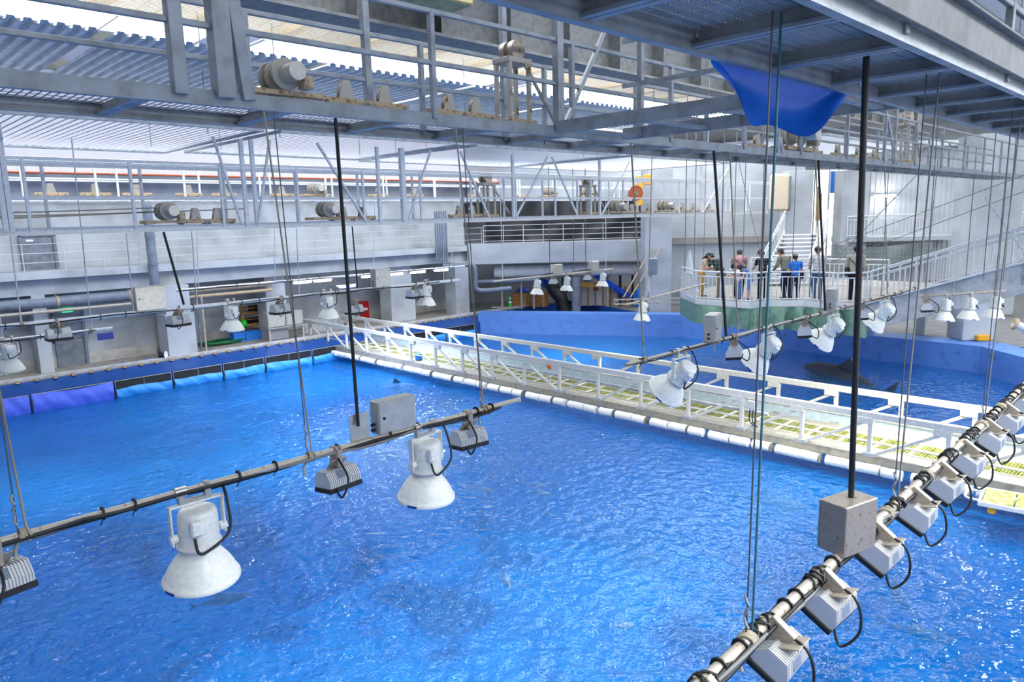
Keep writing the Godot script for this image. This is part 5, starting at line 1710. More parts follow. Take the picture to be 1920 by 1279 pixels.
# ---------------------------------------------------------------- the truss bridge
func bridge() -> void:
	var t := thing("truss_bridge", "long white truss footbridge with foam floats crossing the tank just above the water", "bridge", Vector3(-30.6, 0, -17.4))
	var l := 36.0
	var s: SurfaceTool
	var step := 1.535
	for side in [1.0, -1.0]:
		var z: float = side * 1.0
		s = mb()
		box(s, Vector3(l / 2, 1.5, z), Vector3(l, 0.15, 0.11), Basis(), 0.012)
		obj("top_rail", s, M.bridge_paint, t)
		s = mb()
		box(s, Vector3(l / 2, 0.5, z), Vector3(l, 0.2, 0.1), Basis(), 0.01)
		obj("bottom_chord", s, M.deck_plate, t)
		for k in 24:
			var x := 0.6 + k * step
			s = mb()
			box(s, Vector3(x, 1.0, z), Vector3(0.09, 0.86, 0.09), Basis(), 0.008)
			obj("post", s, M.bridge_paint, t)
			s = mb()
			box(s, Vector3(x + (0.12 if k < 10 else -0.12), 1.37, z), Vector3(0.34, 0.16, 0.118), Basis(), 0.01)
			obj("gusset", s, M.bridge_paint, t)
			s = mb()
			box(s, Vector3(x, 0.6, z), Vector3(0.24, 0.1, 0.13), Basis(), 0.01)
			obj("foot_plate", s, M.galv_light, t)
			if k < 23:
				s = mb()
				if k < 10:
					bar(s, Vector3(x + 0.1, 1.34, z), Vector3(x + step - 0.12, 0.62, z), 0.07, 0.07, 0.006)
				else:
					bar(s, Vector3(x + 0.12, 0.62, z), Vector3(x + step - 0.1, 1.34, z), 0.07, 0.07, 0.006)
				obj("diagonal", s, M.bridge_paint, t)
		s = mb()
		for y in [0.86]:
			rod(s, Vector3(0.5, y, z * 0.93), Vector3(l, y, z * 0.93), 0.018, 6)
		obj("wire_rail", s, M.bridge_paint, t)
	# deck: plates with open grating panels between cross bars
	s = mb()
	for q in [[-0.75, 0.42], [0.72, 0.48]]:
		box(s, Vector3(l / 2, 0.57, q[0]), Vector3(l, 0.02, q[1]))
	obj("deck_plate", s, M.deck_plate, t)
	for k in 46:
		s = mb()
		box(s, Vector3(0.4 + k * 0.77, 0.575, 0.0), Vector3(0.06, 0.04, 1.05))
		obj("cross_bar", s, M.bridge_paint, t)
	for q in 3:
		s = mb()
		box(s, Vector3(l / 2, 0.59, -0.5 + q * 0.5), Vector3(l, 0.03, 0.03))
		obj("deck_rail", s, M.bridge_paint, t)
	s = mb()
	for k in 560:
		box(s, Vector3(0.4 + k * 0.0632, 0.56, 0.0), Vector3(0.018, 0.02, 1.0))
	for q in 16:
		box(s, Vector3(l / 2, 0.565, -0.48 + q * 0.064), Vector3(l, 0.02, 0.014))
	stuff(obj("grating", s, M.deck_grate, t))
	s = mb()
	box(s, Vector3(l / 2, 0.72, -0.95), Vector3(l, 0.28, 0.02))
	obj("side_board", s, M.board, t)
	# foam floats strapped along the near side
	for k in 60:
		var x := -0.3 + k * 0.6
		var w := 0.5 + 0.09 * sin(k * 2.3)
		s = mb()
		tube(s, [Vector3(x, 0.32, 1.17), Vector3(x + 0.03, 0.32, 1.17), Vector3(x + 0.03, 0.32 + 0.008 * sin(k), 1.17), Vector3(x + w, 0.32 + 0.008 * sin(k * 1.7), 1.17)], 0.115, 12)
		obj("foam_float", s, M.foam, t)
		if k % 2 == 0:
			s = mb()
			tube(s, [Vector3(x + w + 0.012, 0.32, 1.17), Vector3(x + w + 0.03, 0.32, 1.17)], 0.118, 12)
			obj("strap", s, M.grey_cable, t)
	for q in [[13.0, 1.07, 0.9], [17.3, 1.05, 0.82]]:
		s = mb()
		rod(s, Vector3(q[0], q[1], 0.82), Vector3(q[0] + 5.2, q[1] - 0.02, 0.82), 0.045, 10)
		rod(s, Vector3(q[0] + 5.2, q[1] - 0.02, 0.82), Vector3(q[0] + 5.4, q[1] - 0.02, 0.82), 0.05, 10)
		obj("conduit", s, M.galv_light, t)
	s = mb()
	box(s, Vector3(0.1, 1.0, 0), Vector3(0.12, 1.0, 2.1), Basis(), 0.01)
	box(s, Vector3(-0.15, 0.75, 0), Vector3(0.5, 0.3, 1.6), Basis(), 0.02)
	obj("landing_frame", s, M.galv_light, t)
	# small things on it
	var o := thing("orange_cap", "small orange round cap on a stick standing on the bridge near its middle", "cap", Vector3(-15.35, 1.25, -16.75))
	s = mb()
	ball(s, Vector3.ZERO, Vector3(0.11, 0.1, 0.11), 12)
	obj("cap", s, M.orange, o)
	s = mb()
	rod(s, Vector3(0, -0.62, 0), Vector3(0, -0.08, 0), 0.02, 6)
	obj("stick", s, M.white_steel, o)
	s = mb()
	box(s, Vector3(-22.3, 0.72, -16.75), Vector3(0.24, 0.24, 0.2), Basis(), 0.02)
	tag(obj("small_bucket", s, M.crate_blue), "small blue box standing on the bridge deck left of the middle", "box")
	var jb := thing("junction_box", "grey junction box with two black cables on a bridge post at the right", "junction box", Vector3(-8.2, 1.28, -16.3))
	s = mb()
	box(s, Vector3.ZERO, Vector3(0.2, 0.22, 0.1), Basis(), 0.015)
	obj("body", s, M.curb, jb)
	for q in 2:
		s = mb()
		tube(s, curve([Vector3(-0.04 + q * 0.08, -0.1, 0), Vector3(-0.04 + q * 0.08, -0.4, 0.02), Vector3(0.12 + q * 0.05, -0.55, 0)]), 0.015, 5)
		obj("flex", s, M.cable, jb)
	# the little green-topped trolley at the near right
	var ct := thing("flat_trolley", "white-framed flat trolley with a mossy green top at the right edge beside the bridge", "trolley", Vector3(-2.35, 0.1, -15.45), 0.12)
	for q in 3:
		s = mb()
		box(s, Vector3(-0.42 + q * 0.5, 0.5, 0), Vector3(0.48, 0.03, 0.8), Basis(), 0.006)
		obj("top_board", s, M.deck_grate, ct)
	s = mb()
	for sg in [-1, 1]:
		box(s, Vector3(0.08, 0.47, sg * 0.43), Vector3(1.6, 0.09, 0.05), Basis(), 0.01)
	box(s, Vector3(-0.7, 0.47, 0), Vector3(0.05, 0.09, 0.9), Basis(), 0.01)
	obj("frame", s, M.white_steel, ct)
	s = mb()
	tube(s, curve([Vector3(-0.72, 0.48, 0.3), Vector3(-0.92, 0.48, 0.25), Vector3(-0.95, 0.48, 0), Vector3(-0.92, 0.48, -0.2), Vector3(-0.72, 0.48, -0.25)]), 0.025, 8)
	obj("handle", s, M.white_steel, ct)
	for z in [-0.35, 0.35]:
		s = mb()
		tube(s, [Vector3(-0.5, 0.36, z - 0.03), Vector3(-0.5, 0.36, z + 0.03)], 0.07, 12)
		obj("caster", s, M.yellow, ct)

# ---------------------------------------------------------------- the visitor platform
func platform() -> void:
	var s: SurfaceTool
	var edge := [Vector2(-15.1, -24.0), Vector2(-13.55, -22.5), Vector2(-11.44, -22.4), Vector2(-11.3, -23.2), Vector2(-10.3, -23.9), Vector2(-9.14, -23.7), Vector2(-8.4, -24.5)]
	var poly := edge.duplicate()
	poly.append_array([Vector2(-8.4, -32.6), Vector2(-14.0, -32.6), Vector2(-15.4, -27.0)])
	s = mb()
	prism(s, poly, 2.78, 2.97)
	var pf := thing("visitor_platform", "raised visitor platform with a grey floor edge standing over the far right of the tank", "platform")
	obj("floor_slab", s, M.concrete, pf)
	for k in edge.size() - 1:
		s = mb()
		bar(s, Vector3(edge[k].x, 2.9, edge[k].y), Vector3(edge[k + 1].x, 2.9, edge[k + 1].y), 0.06, 0.2)
		obj("edge_beam", s, M.white_steel, pf)
	for q in [[-9.0, -32.2], [-13.0, -32.2], [-11.0, -32.2]]:
		s = mb()
		box(s, Vector3(q[0], 1.84, q[1]), Vector3(0.4, 1.92, 0.4))
		obj("pillar", s, M.wall, pf)
	for k in edge.size() - 1:
		var a := Vector3(edge[k].x, 2.97, edge[k].y)
		var b := Vector3(edge[k + 1].x, 2.97, edge[k + 1].y)
		baluster_rail("platform_railing", "white baluster railing along the visitor platform edge, %s stretch from the left" % nth(k), a, b, 1.0, maxi(5, int(a.distance_to(b) / 0.16)))
	baluster_rail("platform_railing", "white railing along the back of the visitor platform behind the visitors", Vector3(-14.6, 2.97, -28.5), Vector3(-9.4, 2.97, -29.2), 1.1, 30)
	# green skirt tarp in folds below the edge
	s = mb()
	var line := func(u: float) -> Vector2:
		var f := u * (edge.size() - 1)
		var i := mini(int(f), edge.size() - 2)
		return edge[i].lerp(edge[i + 1], f - i)
	sheet(s, 200, 8, func(u, v):
		var p: Vector2 = line.call(u)
		var fold: float = (0.13 * sin(u * 52.0 + 3.0 * sin(u * 9.0)) + 0.06 * sin(u * 97.0 + v * 2.0)) * sqrt(v) + 0.1 * absf(sin(u * 21.0)) * v * (1.0 - 0.5 * v)
		return Vector3(p.x + fold, 2.8 - v * (0.62 + 0.28 * u + 0.03 * sin(u * 20.0)), p.y + 0.09 + fold))
	tag(obj("skirt_tarp", s, M.tarp_green), "green tarpaulin hung in folds below the visitor platform edge", "tarpaulin")
	# gathered net at the left end
	s = mb()
	lathe(s, [Vector2(0.02, 1.5), Vector2(0.1, 1.1), Vector2(0.2, 0.5), Vector2(0.32, 0.05), Vector2(0.36, -0.1)], 14, Transform3D(Basis(), Vector3(-14.95, 3.1, -24.3)))
	tag(obj("gathered_net", s, M.net), "gathered white net hanging like a cone at the left end of the visitor platform", "net")
	# the ramp rising to the right
	var a := Vector3(-8.4, 2.97, -24.2)
	var b := Vector3(-1.6, 5.35, -23.6)
	var rm := thing("access_ramp", "grey ramp with a broad side board rising from the visitor platform to the right", "ramp", a)
	s = mb()
	bar(s, Vector3(0, -0.06, -0.75), b - a + Vector3(0, -0.06, -0.75), 1.5, 0.1)
	obj("walking_deck", s, M.concrete, rm)
	s = mb()
	bar(s, Vector3(0, -0.42, 0), b - a + Vector3(0, -0.42, 0), 0.06, 0.84, 0.01)
	obj("side_board", s, M.curb, rm)
	s = mb()
	bar(s, Vector3(0, 0.02, 0.04), b - a + Vector3(0, 0.02, 0.04), 0.12, 0.06, 0.01)
	obj("edge_trim", s, M.white_steel, rm)
	for k in 4:
		s = mb()
		box(s, (b - a) * (0.12 + k * 0.25) + Vector3(0, -0.3, 0.05), Vector3(0.07, 0.6, 0.05), Basis(), 0.01)
		obj("stiffener", s, M.galv_light, rm)
	baluster_rail("ramp_railing", "white baluster railing on the near side of the rising ramp", a + Vector3(0, 0.02, 0), b, 1.0, 42)
	baluster_rail("ramp_railing", "white baluster railing on the far side of the rising ramp", a + Vector3(0, 0.02, -1.5), b + Vector3(0, 0, -1.5), 1.0, 42)
	# stairs behind the visitors
	var st := thing("open_stairs", "white open stairs climbing behind the visitors to the bright doorway", "stairs", rp(11.2, 2.97, 29.5))
	for k in 12:
		s = mb()
		box(s, RR * (k * 0.22) + RF * (k * 0.36) + Vector3(0, 0.1 + k * 0.165, 0), Vector3(2.0, 0.05, 0.34), Basis(RR, Vector3.UP, -RF), 0.008)
		obj("tread", s, M.white_steel, st)
	for sg in [-1.0, 1.0]:
		var o: Vector3 = RR * sg
		var e := RR * 2.6 + RF * 4.3 + Vector3(0, 2.0, 0)
		s = mb()
		bar(s, o, o + e, 0.05, 0.24, 0.008)
		obj("stringer", s, M.white_steel, st)
		baluster_rail("stair_railing", "white stair railing behind the visitors, %s side" % ["left", "right"][int(sg > 0)], st.position + o, st.position + o + e, 1.0, 16)
	# the safety net round the platform and its straining cables
	s = mb()
	for q in [[Vector3(-15.0, 0, -24.0), Vector3(-13.5, 0, -22.4), 2.0], [Vector3(-13.5, 0, -22.4), Vector3(-8.3, 0, -24.4), 5.6], [Vector3(-8.3, 0, -24.4), Vector3(-3.0, 0, -23.4), 5.4]]:
		var n := int(q[2] / 0.13)
		for k in n + 1:
			var p: Vector3 = q[0].lerp(q[1], float(k) / n)
			rod(s, p + Vector3(0, 4.0, 0), p + Vector3(0, 7.6, 0), 0.0016, 3)
		for k in 28:
			rod(s, q[0] + Vector3(0, 4.0 + k * 0.13, 0), q[1] + Vector3(0, 4.0 + k * 0.13, 0), 0.0016, 3)
	tag(obj("safety_net", s, M.net), "thin pale safety net strung round the visitor platform", "net", "", "stuff")
	var k := 0
	for x in [1296, 1321, 1345, 1385, 1410, 1428, 1460, 1475, 1510, 1538]:
		var u: float = (x - 1290.0) / 260.0
		var p := Vector3(-14.9, 0, -24.0).lerp(Vector3(-9.6, 0, -23.6), u) + Vector3(0, 0, 0.25 + 0.5 * sin(u * PI))
		line_up("net_cable", "straining cable of the net in front of the visitors, %s from the left" % nth(k), p + Vector3(0, 12.0, 0), p + Vector3(0, 3.2, 0), 0.013 if k % 3 else 0.018, "wire" if k % 2 else "grey_cable", "cable", "net cables at the platform")
		k += 1
	for q in [[Vector3(-8.0, 7.6, -24.3), Vector3(-8.0, 3.2, -24.3), "upright beside the man in black trousers"], [Vector3(-6.6, 7.6, -24.1), Vector3(-6.7, 3.4, -24.1), "upright over the foot of the ramp"], [Vector3(-5.6, 7.6, -23.9), Vector3(-5.6, 3.9, -23.9), "upright over the middle of the ramp"], [Vector3(-3.4, 7.4, -26), Vector3(-10.5, 4.6, -25.5), "long slanting stay over the ramp, upper of the pair"], [Vector3(-3.0, 7.1, -26), Vector3(-10.0, 4.2, -25.2), "long slanting stay over the ramp, lower of the pair"], [Vector3(-7.0, 7.6, -25.4), Vector3(-9.8, 4.4, -25.4), "steep slanting stay behind the black pole"], [Vector3(-12.6, 7.9, -23.4), Vector3(-11.3, 4.1, -23.0), "slanting stay over the heads of the visitors"]]:
		line_up("stay_cable", "thin net cable, " + q[2], q[0], q[1], 0.012, "grey_cable", "cable")
	s = mb()
	for j in 46:
		var p := Vector3(-5.0, 6.2, -22.6).lerp(Vector3(-3.75, 4.3, -22.9), j / 46.0)
		ball(s, p + Vector3(0.012 * sin(j * 2.0), 0, 0), Vector3(0.02, 0.03, 0.02), 6)
	tag(obj("bead_rope", s, M.pale_wire), "bright silver braided rope hanging slanting over the ramp", "rope")
	for q in 3:
		var p := Vector3(-3.45 - q * 0.35, 0, -19.6 + q * 0.2)
		line_up("hanging_rope", "grey rope at the right in front of the massive column, %s of three" % nth(q), p + Vector3(0, 12.0, 0), p + Vector3(0, 4.3, 0), 0.012, "grey_cable", "rope")

# ---------------------------------------------------------------- people
func blob(bones: Array, cell: float, k: float, s: SurfaceTool) -> void:   # bones: [a, b, ra, rb]; a smooth union meshed as surface nets
	var lo := Vector3.INF
	var hi := -Vector3.INF
	for b in bones:
		var r: float = maxf(b[2], b[3]) + k + cell * 2
		for p in [b[0], b[1]]:
			lo = lo.min(p - Vector3.ONE * r)
			hi = hi.max(p + Vector3.ONE * r)
	var nx := int((hi.x - lo.x) / cell) + 2
	var ny := int((hi.y - lo.y) / cell) + 2
	var nz := int((hi.z - lo.z) / cell) + 2
	var f := PackedFloat32Array()
	f.resize(nx * ny * nz)
	f.fill(1.0)
	for b in bones:
		var a: Vector3 = b[0]
		var e: Vector3 = b[1] - b[0]
		var ra: float = b[2]
		var rb: float = b[3]
		var ee := maxf(e.length_squared(), 1e-9)
		var reach := maxf(ra, rb) + k + cell * 1.5
		var c0 := ((a.min(b[1]) - Vector3.ONE * reach - lo) / cell).floor()
		var c1 := ((a.max(b[1]) + Vector3.ONE * reach - lo) / cell).ceil()
		for z in range(maxi(0, int(c0.z)), mini(nz, int(c1.z) + 1)):
			for y in range(maxi(0, int(c0.y)), mini(ny, int(c1.y) + 1)):
				var at := (z * ny + y) * nx
				for x in range(maxi(0, int(c0.x)), mini(nx, int(c1.x) + 1)):
					var p := lo + Vector3(x, y, z) * cell - a
					var t := clampf(p.dot(e) / ee, 0.0, 1.0)
					var d := (p - e * t).length() - ra - (rb - ra) * t
					var g := f[at + x]
					var h := maxf(k - absf(g - d), 0.0) / k
					f[at + x] = minf(g, d) - h * h * k * 0.25
	var ids := {}
	var pos := PackedVector3Array()
	var nor := PackedVector3Array()
	var step := [1, nx, nx * ny]
	for z in nz - 1:
		for y in ny - 1:
			for x in nx - 1:
				var i := (z * ny + y) * nx + x
				var v := [f[i], f[i + 1], f[i + nx], f[i + nx + 1], f[i + step[2]], f[i + step[2] + 1], f[i + step[2] + nx], f[i + step[2] + nx + 1]]
				var neg := 0
				for q in v:
					if q < 0.0:
						neg += 1
				if neg == 0 or neg == 8:
					continue
				var sum := Vector3.ZERO
				var n := 0
				for e in [[0, 1], [2, 3], [4, 5], [6, 7], [0, 2], [1, 3], [4, 6], [5, 7], [0, 4], [1, 5], [2, 6], [3, 7]]:
					var va: float = v[e[0]]
					var vb: float = v[e[1]]
					if (va < 0.0) != (vb < 0.0):
						var pa := Vector3(e[0] & 1, (e[0] >> 1) & 1, e[0] >> 2)
						var pb := Vector3(e[1] & 1, (e[1] >> 1) & 1, e[1] >> 2)
						sum += pa.lerp(pb, va / (va - vb))
						n += 1
				ids[i] = pos.size()
				pos.append(lo + (Vector3(x, y, z) + sum / n) * cell)
				nor.append(Vector3(v[1] + v[3] + v[5] + v[7] - v[0] - v[2] - v[4] - v[6], v[2] + v[3] + v[6] + v[7] - v[0] - v[1] - v[4] - v[5], v[4] + v[5] + v[6] + v[7] - v[0] - v[1] - v[2] - v[3]).normalized())
	for i in ids:
		for ax in 3:
			var j: int = i + step[ax]
			if j >= f.size() or (f[i] < 0.0) == (f[j] < 0.0):
				continue
			var s1: int = step[(ax + 1) % 3]
			var s2: int = step[(ax + 2) % 3]
			if not (ids.has(i - s1) and ids.has(i - s2) and ids.has(i - s1 - s2)):
				continue
			var q := [ids[i], ids[i - s1], ids[i - s1 - s2], ids[i - s2]]
			if f[i] > 0.0:
				q.reverse()
			for t in [0, 2, 1, 0, 3, 2]:
				s.set_normal(nor[q[t]])
				s.add_vertex(pos[q[t]])

# one figure, facing +z before it is turned: h height, bend forward lean, arms are hand targets relative to the shoulders
func person(label: String, at: Vector3, turn: float, h: float, o: Dictionary) -> void:
	var t := thing("person", label, "person", at, turn)
	h *= 1.05
	var g := h / 1.7
	var lean: float = o.get("lean", 0.1)
	var nod: float = o.get("nod", 0.35)
	var wid: float = o.get("wide", 1.0)
	var hip := Vector3(0, 0.9, 0) * g
	var up := Vector3(0, cos(lean), sin(lean))
	var chest := hip + up * 0.36 * g
	var neck := hip + up * 0.52 * g
	var hd := Vector3(0, cos(lean + nod), sin(lean + nod))
	var fw := Vector3(0, -hd.z, hd.y)
	var head := neck + hd * 0.17 * g + fw * 0.02
	var body := [[hip, hip + up * 0.16 * g, 0.12 * g * wid, 0.115 * g * wid], [hip + up * 0.16 * g, chest, 0.115 * g * wid, 0.125 * g * wid], [neck - up * 0.05 * g, head - hd * 0.04 * g, 0.055 * g, 0.05 * g]]
	var shirt := [[hip + up * 0.02, chest, 0.135 * g * wid, 0.14 * g * wid]]
	var pants := [[hip - up * 0.02, hip + up * 0.05, 0.135 * g * wid, 0.13 * g * wid]]
	for sg in [-1.0, 1.0]:
		var sh: Vector3 = chest + up * 0.09 * g + Vector3(sg * 0.17 * g * wid, 0, 0)
		var hand: Vector3 = sh + o.get("arms", Vector3(0.02, -0.5, 0.2)) * Vector3(sg, 1, 1) * g
		if o.has("left_arm") and sg > 0:
			hand = sh + o.left_arm * g
		var el := (sh + hand) * 0.5 + Vector3(sg * 0.06, -0.04, -0.07) * g
		body.append([chest + up * 0.08 * g, sh, 0.07 * g, 0.06 * g])
		body.append([sh, el, 0.05 * g, 0.04 * g])
		body.append([el, hand, 0.04 * g, 0.026 * g])
		var hdir := (hand - el).normalized()
		body.append([hand, hand + hdir * 0.07 * g, 0.028 * g, 0.03 * g])
		var side := hdir.cross(Vector3(0.3, 1, 0.2)).normalized()
		for q in 4:
			body.append([hand + hdir * 0.08 * g + side * (q - 1.5) * 0.017 * g, hand + hdir * (0.15 + 0.008 * (q % 3)) * g + side * (q - 1.5) * 0.02 * g + Vector3(0, -0.02, 0) * g, 0.011 * g, 0.009 * g])
		body.append([hand + hdir * 0.03 * g + side * 0.03 * g, hand + hdir * 0.08 * g + side * 0.065 * g, 0.012 * g, 0.01 * g])
		shirt.append([chest + up * 0.08 * g, sh, 0.085 * g, 0.08 * g])
		if o.get("sleeves", 1.0) > 0.0:
			shirt.append([sh, sh.lerp(el, minf(1.0, o.get("sleeves", 1.0) * 1.2)), 0.07 * g, 0.062 * g])
			if o.get("sleeves", 1.0) > 0.9:
				shirt.append([el, el.lerp(hand, 0.85), 0.055 * g, 0.042 * g])
		var foot := Vector3(sg * 0.095 * g, 0.07 * g, -0.02 + 0.05 * sg * o.get("stride", 0.4))
		var knee := (hip + foot) * 0.5 + Vector3(sg * 0.06, 0.02, 0.05) * g
		var hj := hip + Vector3(sg * 0.09 * g * wid, -0.02, 0)
		body.append([hj, knee, 0.085 * g, 0.058 * g])
		body.append([knee, foot, 0.058 * g, 0.04 * g])
		body.append([foot + Vector3(0, -0.03, -0.03) * g, foot + Vector3(0, -0.04, 0.14) * g, 0.04 * g, 0.03 * g])
		pants.append([hj, knee, 0.1 * g, 0.078 * g])
		var cut: float = o.get("legs", 1.0)
		if cut > 0.5:
			pants.append([knee, knee.lerp(foot, (cut - 0.5) * 2.0), 0.078 * g, 0.062 * g])
		var sh2 := mb()
		ball(sh2, foot + Vector3(0, -0.03, 0.05) * g, Vector3(0.048, 0.045, 0.13) * g, 10)
		obj("shoe", sh2, M.black if o.get("dark_shoes", true) else M.sticker_white, t)
	var s := mb()
	blob(body, 0.016 * g, 0.03 * g, s)
	# the head: skull, jaw, nose and ears on a finer grid in the same mesh
	blob([[head + hd * 0.03 * g, head + hd * 0.03 * g - fw * 0.02 * g, 0.088 * g, 0.086 * g], [head - hd * 0.03 * g + fw * 0.03 * g, head - hd * 0.065 * g + fw * 0.045 * g, 0.062 * g, 0.042 * g], [head + fw * 0.085 * g + hd * 0.01 * g, head + fw * 0.105 * g - hd * 0.018 * g, 0.012 * g, 0.017 * g], [head + Vector3(0.082 * g, 0, 0) + hd * 0.01 * g, head + Vector3(0.088 * g, 0, 0) - hd * 0.025 * g, 0.02 * g, 0.013 * g], [head - Vector3(0.082 * g, 0, 0) + hd * 0.01 * g, head - Vector3(0.088 * g, 0, 0) - hd * 0.025 * g, 0.02 * g, 0.013 * g]], 0.009 * g, 0.02 * g, s)
	obj("body", s, M.skin, t)
	s = mb()
	for sg in [-1.0, 1.0]:
		ball(s, head + fw * 0.082 * g + hd * 0.018 * g + Vector3(sg * 0.032 * g, 0, 0), Vector3(0.013, 0.008, 0.008) * g, 8)
	box(s, head + fw * 0.088 * g - hd * 0.055 * g, Vector3(0.042, 0.008, 0.006) * g)
	obj("face_detail", s, M.hair, t)
	s = mb()
	blob(shirt, 0.02 * g, 0.03 * g, s)
	obj(o.get("top_name", "shirt"), s, M[o.top], t)
	s = mb()
	blob(pants, 0.02 * g, 0.03 * g, s)
	obj(o.get("bottom_name", "trousers"), s, M[o.bottom], t)
	s = mb()
	var hb := [[head + hd * 0.045 * g - fw * 0.015 * g, head + hd * 0.03 * g - fw * 0.035 * g, 0.098 * g, 0.094 * g], [head + hd * 0.085 * g + fw * 0.045 * g, head + hd * 0.06 * g + fw * 0.06 * g, 0.05 * g, 0.04 * g], [head - fw * 0.04 * g, head - hd * 0.06 * g - fw * 0.045 * g, 0.08 * g, 0.055 * g]]
	if o.get("hair", "short") == "long":
		for sg in [-1.0, 1.0]:
			hb.append([head + Vector3(sg * 0.06 * g, 0, 0) - fw * 0.02 * g, head + Vector3(sg * 0.07 * g, -0.2 * g, 0) + fw * 0.02 * g, 0.055 * g, 0.04 * g])
		hb.append([head - fw * 0.05 * g, head - hd * 0.22 * g - fw * 0.07 * g, 0.08 * g, 0.06 * g])
	elif o.get("hair", "short") == "tail":
		hb.append([head - fw * 0.1 * g + hd * 0.03 * g, head - fw * 0.16 * g - hd * 0.02 * g, 0.04 * g, 0.045 * g])
		hb.append([head - fw * 0.16 * g - hd * 0.02 * g, head - fw * 0.17 * g + Vector3(0, -0.2, 0) * g, 0.045 * g, 0.02 * g])
	blob(hb, 0.012 * g, 0.025 * g, s)
	obj("hair", s, M.hair, t)
	if o.has("cap"):
		s = mb()
		lathe(s, [Vector2(0.0, 0.1), Vector2(0.06, 0.09), Vector2(0.1, 0.04), Vector2(0.108, 0.0)], 16, Transform3D(Basis(Vector3(1, 0, 0), hd, -fw) * Basis.from_scale(Vector3.ONE * g * 1.06), head + hd * 0.045 * g))
		box(s, head + hd * 0.05 * g + fw * 0.15 * g, Vector3(0.15, 0.012, 0.11) * g, Basis(Vector3(1, 0, 0), hd, Vector3(1, 0, 0).cross(hd)), 0.004)
		obj("cap", s, M[o.cap], t)
	if o.has("strap"):
		s = mb()
		var ring := []
		for q in 17:
			var a := TAU * q / 16.0
			ring.append(chest - up * 0.1 * g + Vector3(cos(a) * 0.165 * g * wid, 0, 0) + up * cos(a) * 0.17 * g + up.cross(Vector3(1, 0, 0)) * sin(a) * 0.155 * g * wid)
		tube(s, ring, 0.014 * g, 5)
		obj("bag_strap", s, M[o.strap], t)
	if o.has("bag"):
		s = mb()
		box(s, hip + Vector3(0.21 * g * o.get("bag_side", 1.0), 0.02, -0.02), Vector3(0.1, 0.26, 0.28) * g, Basis(), 0.03)
		obj("bag", s, M[o.bag], t)

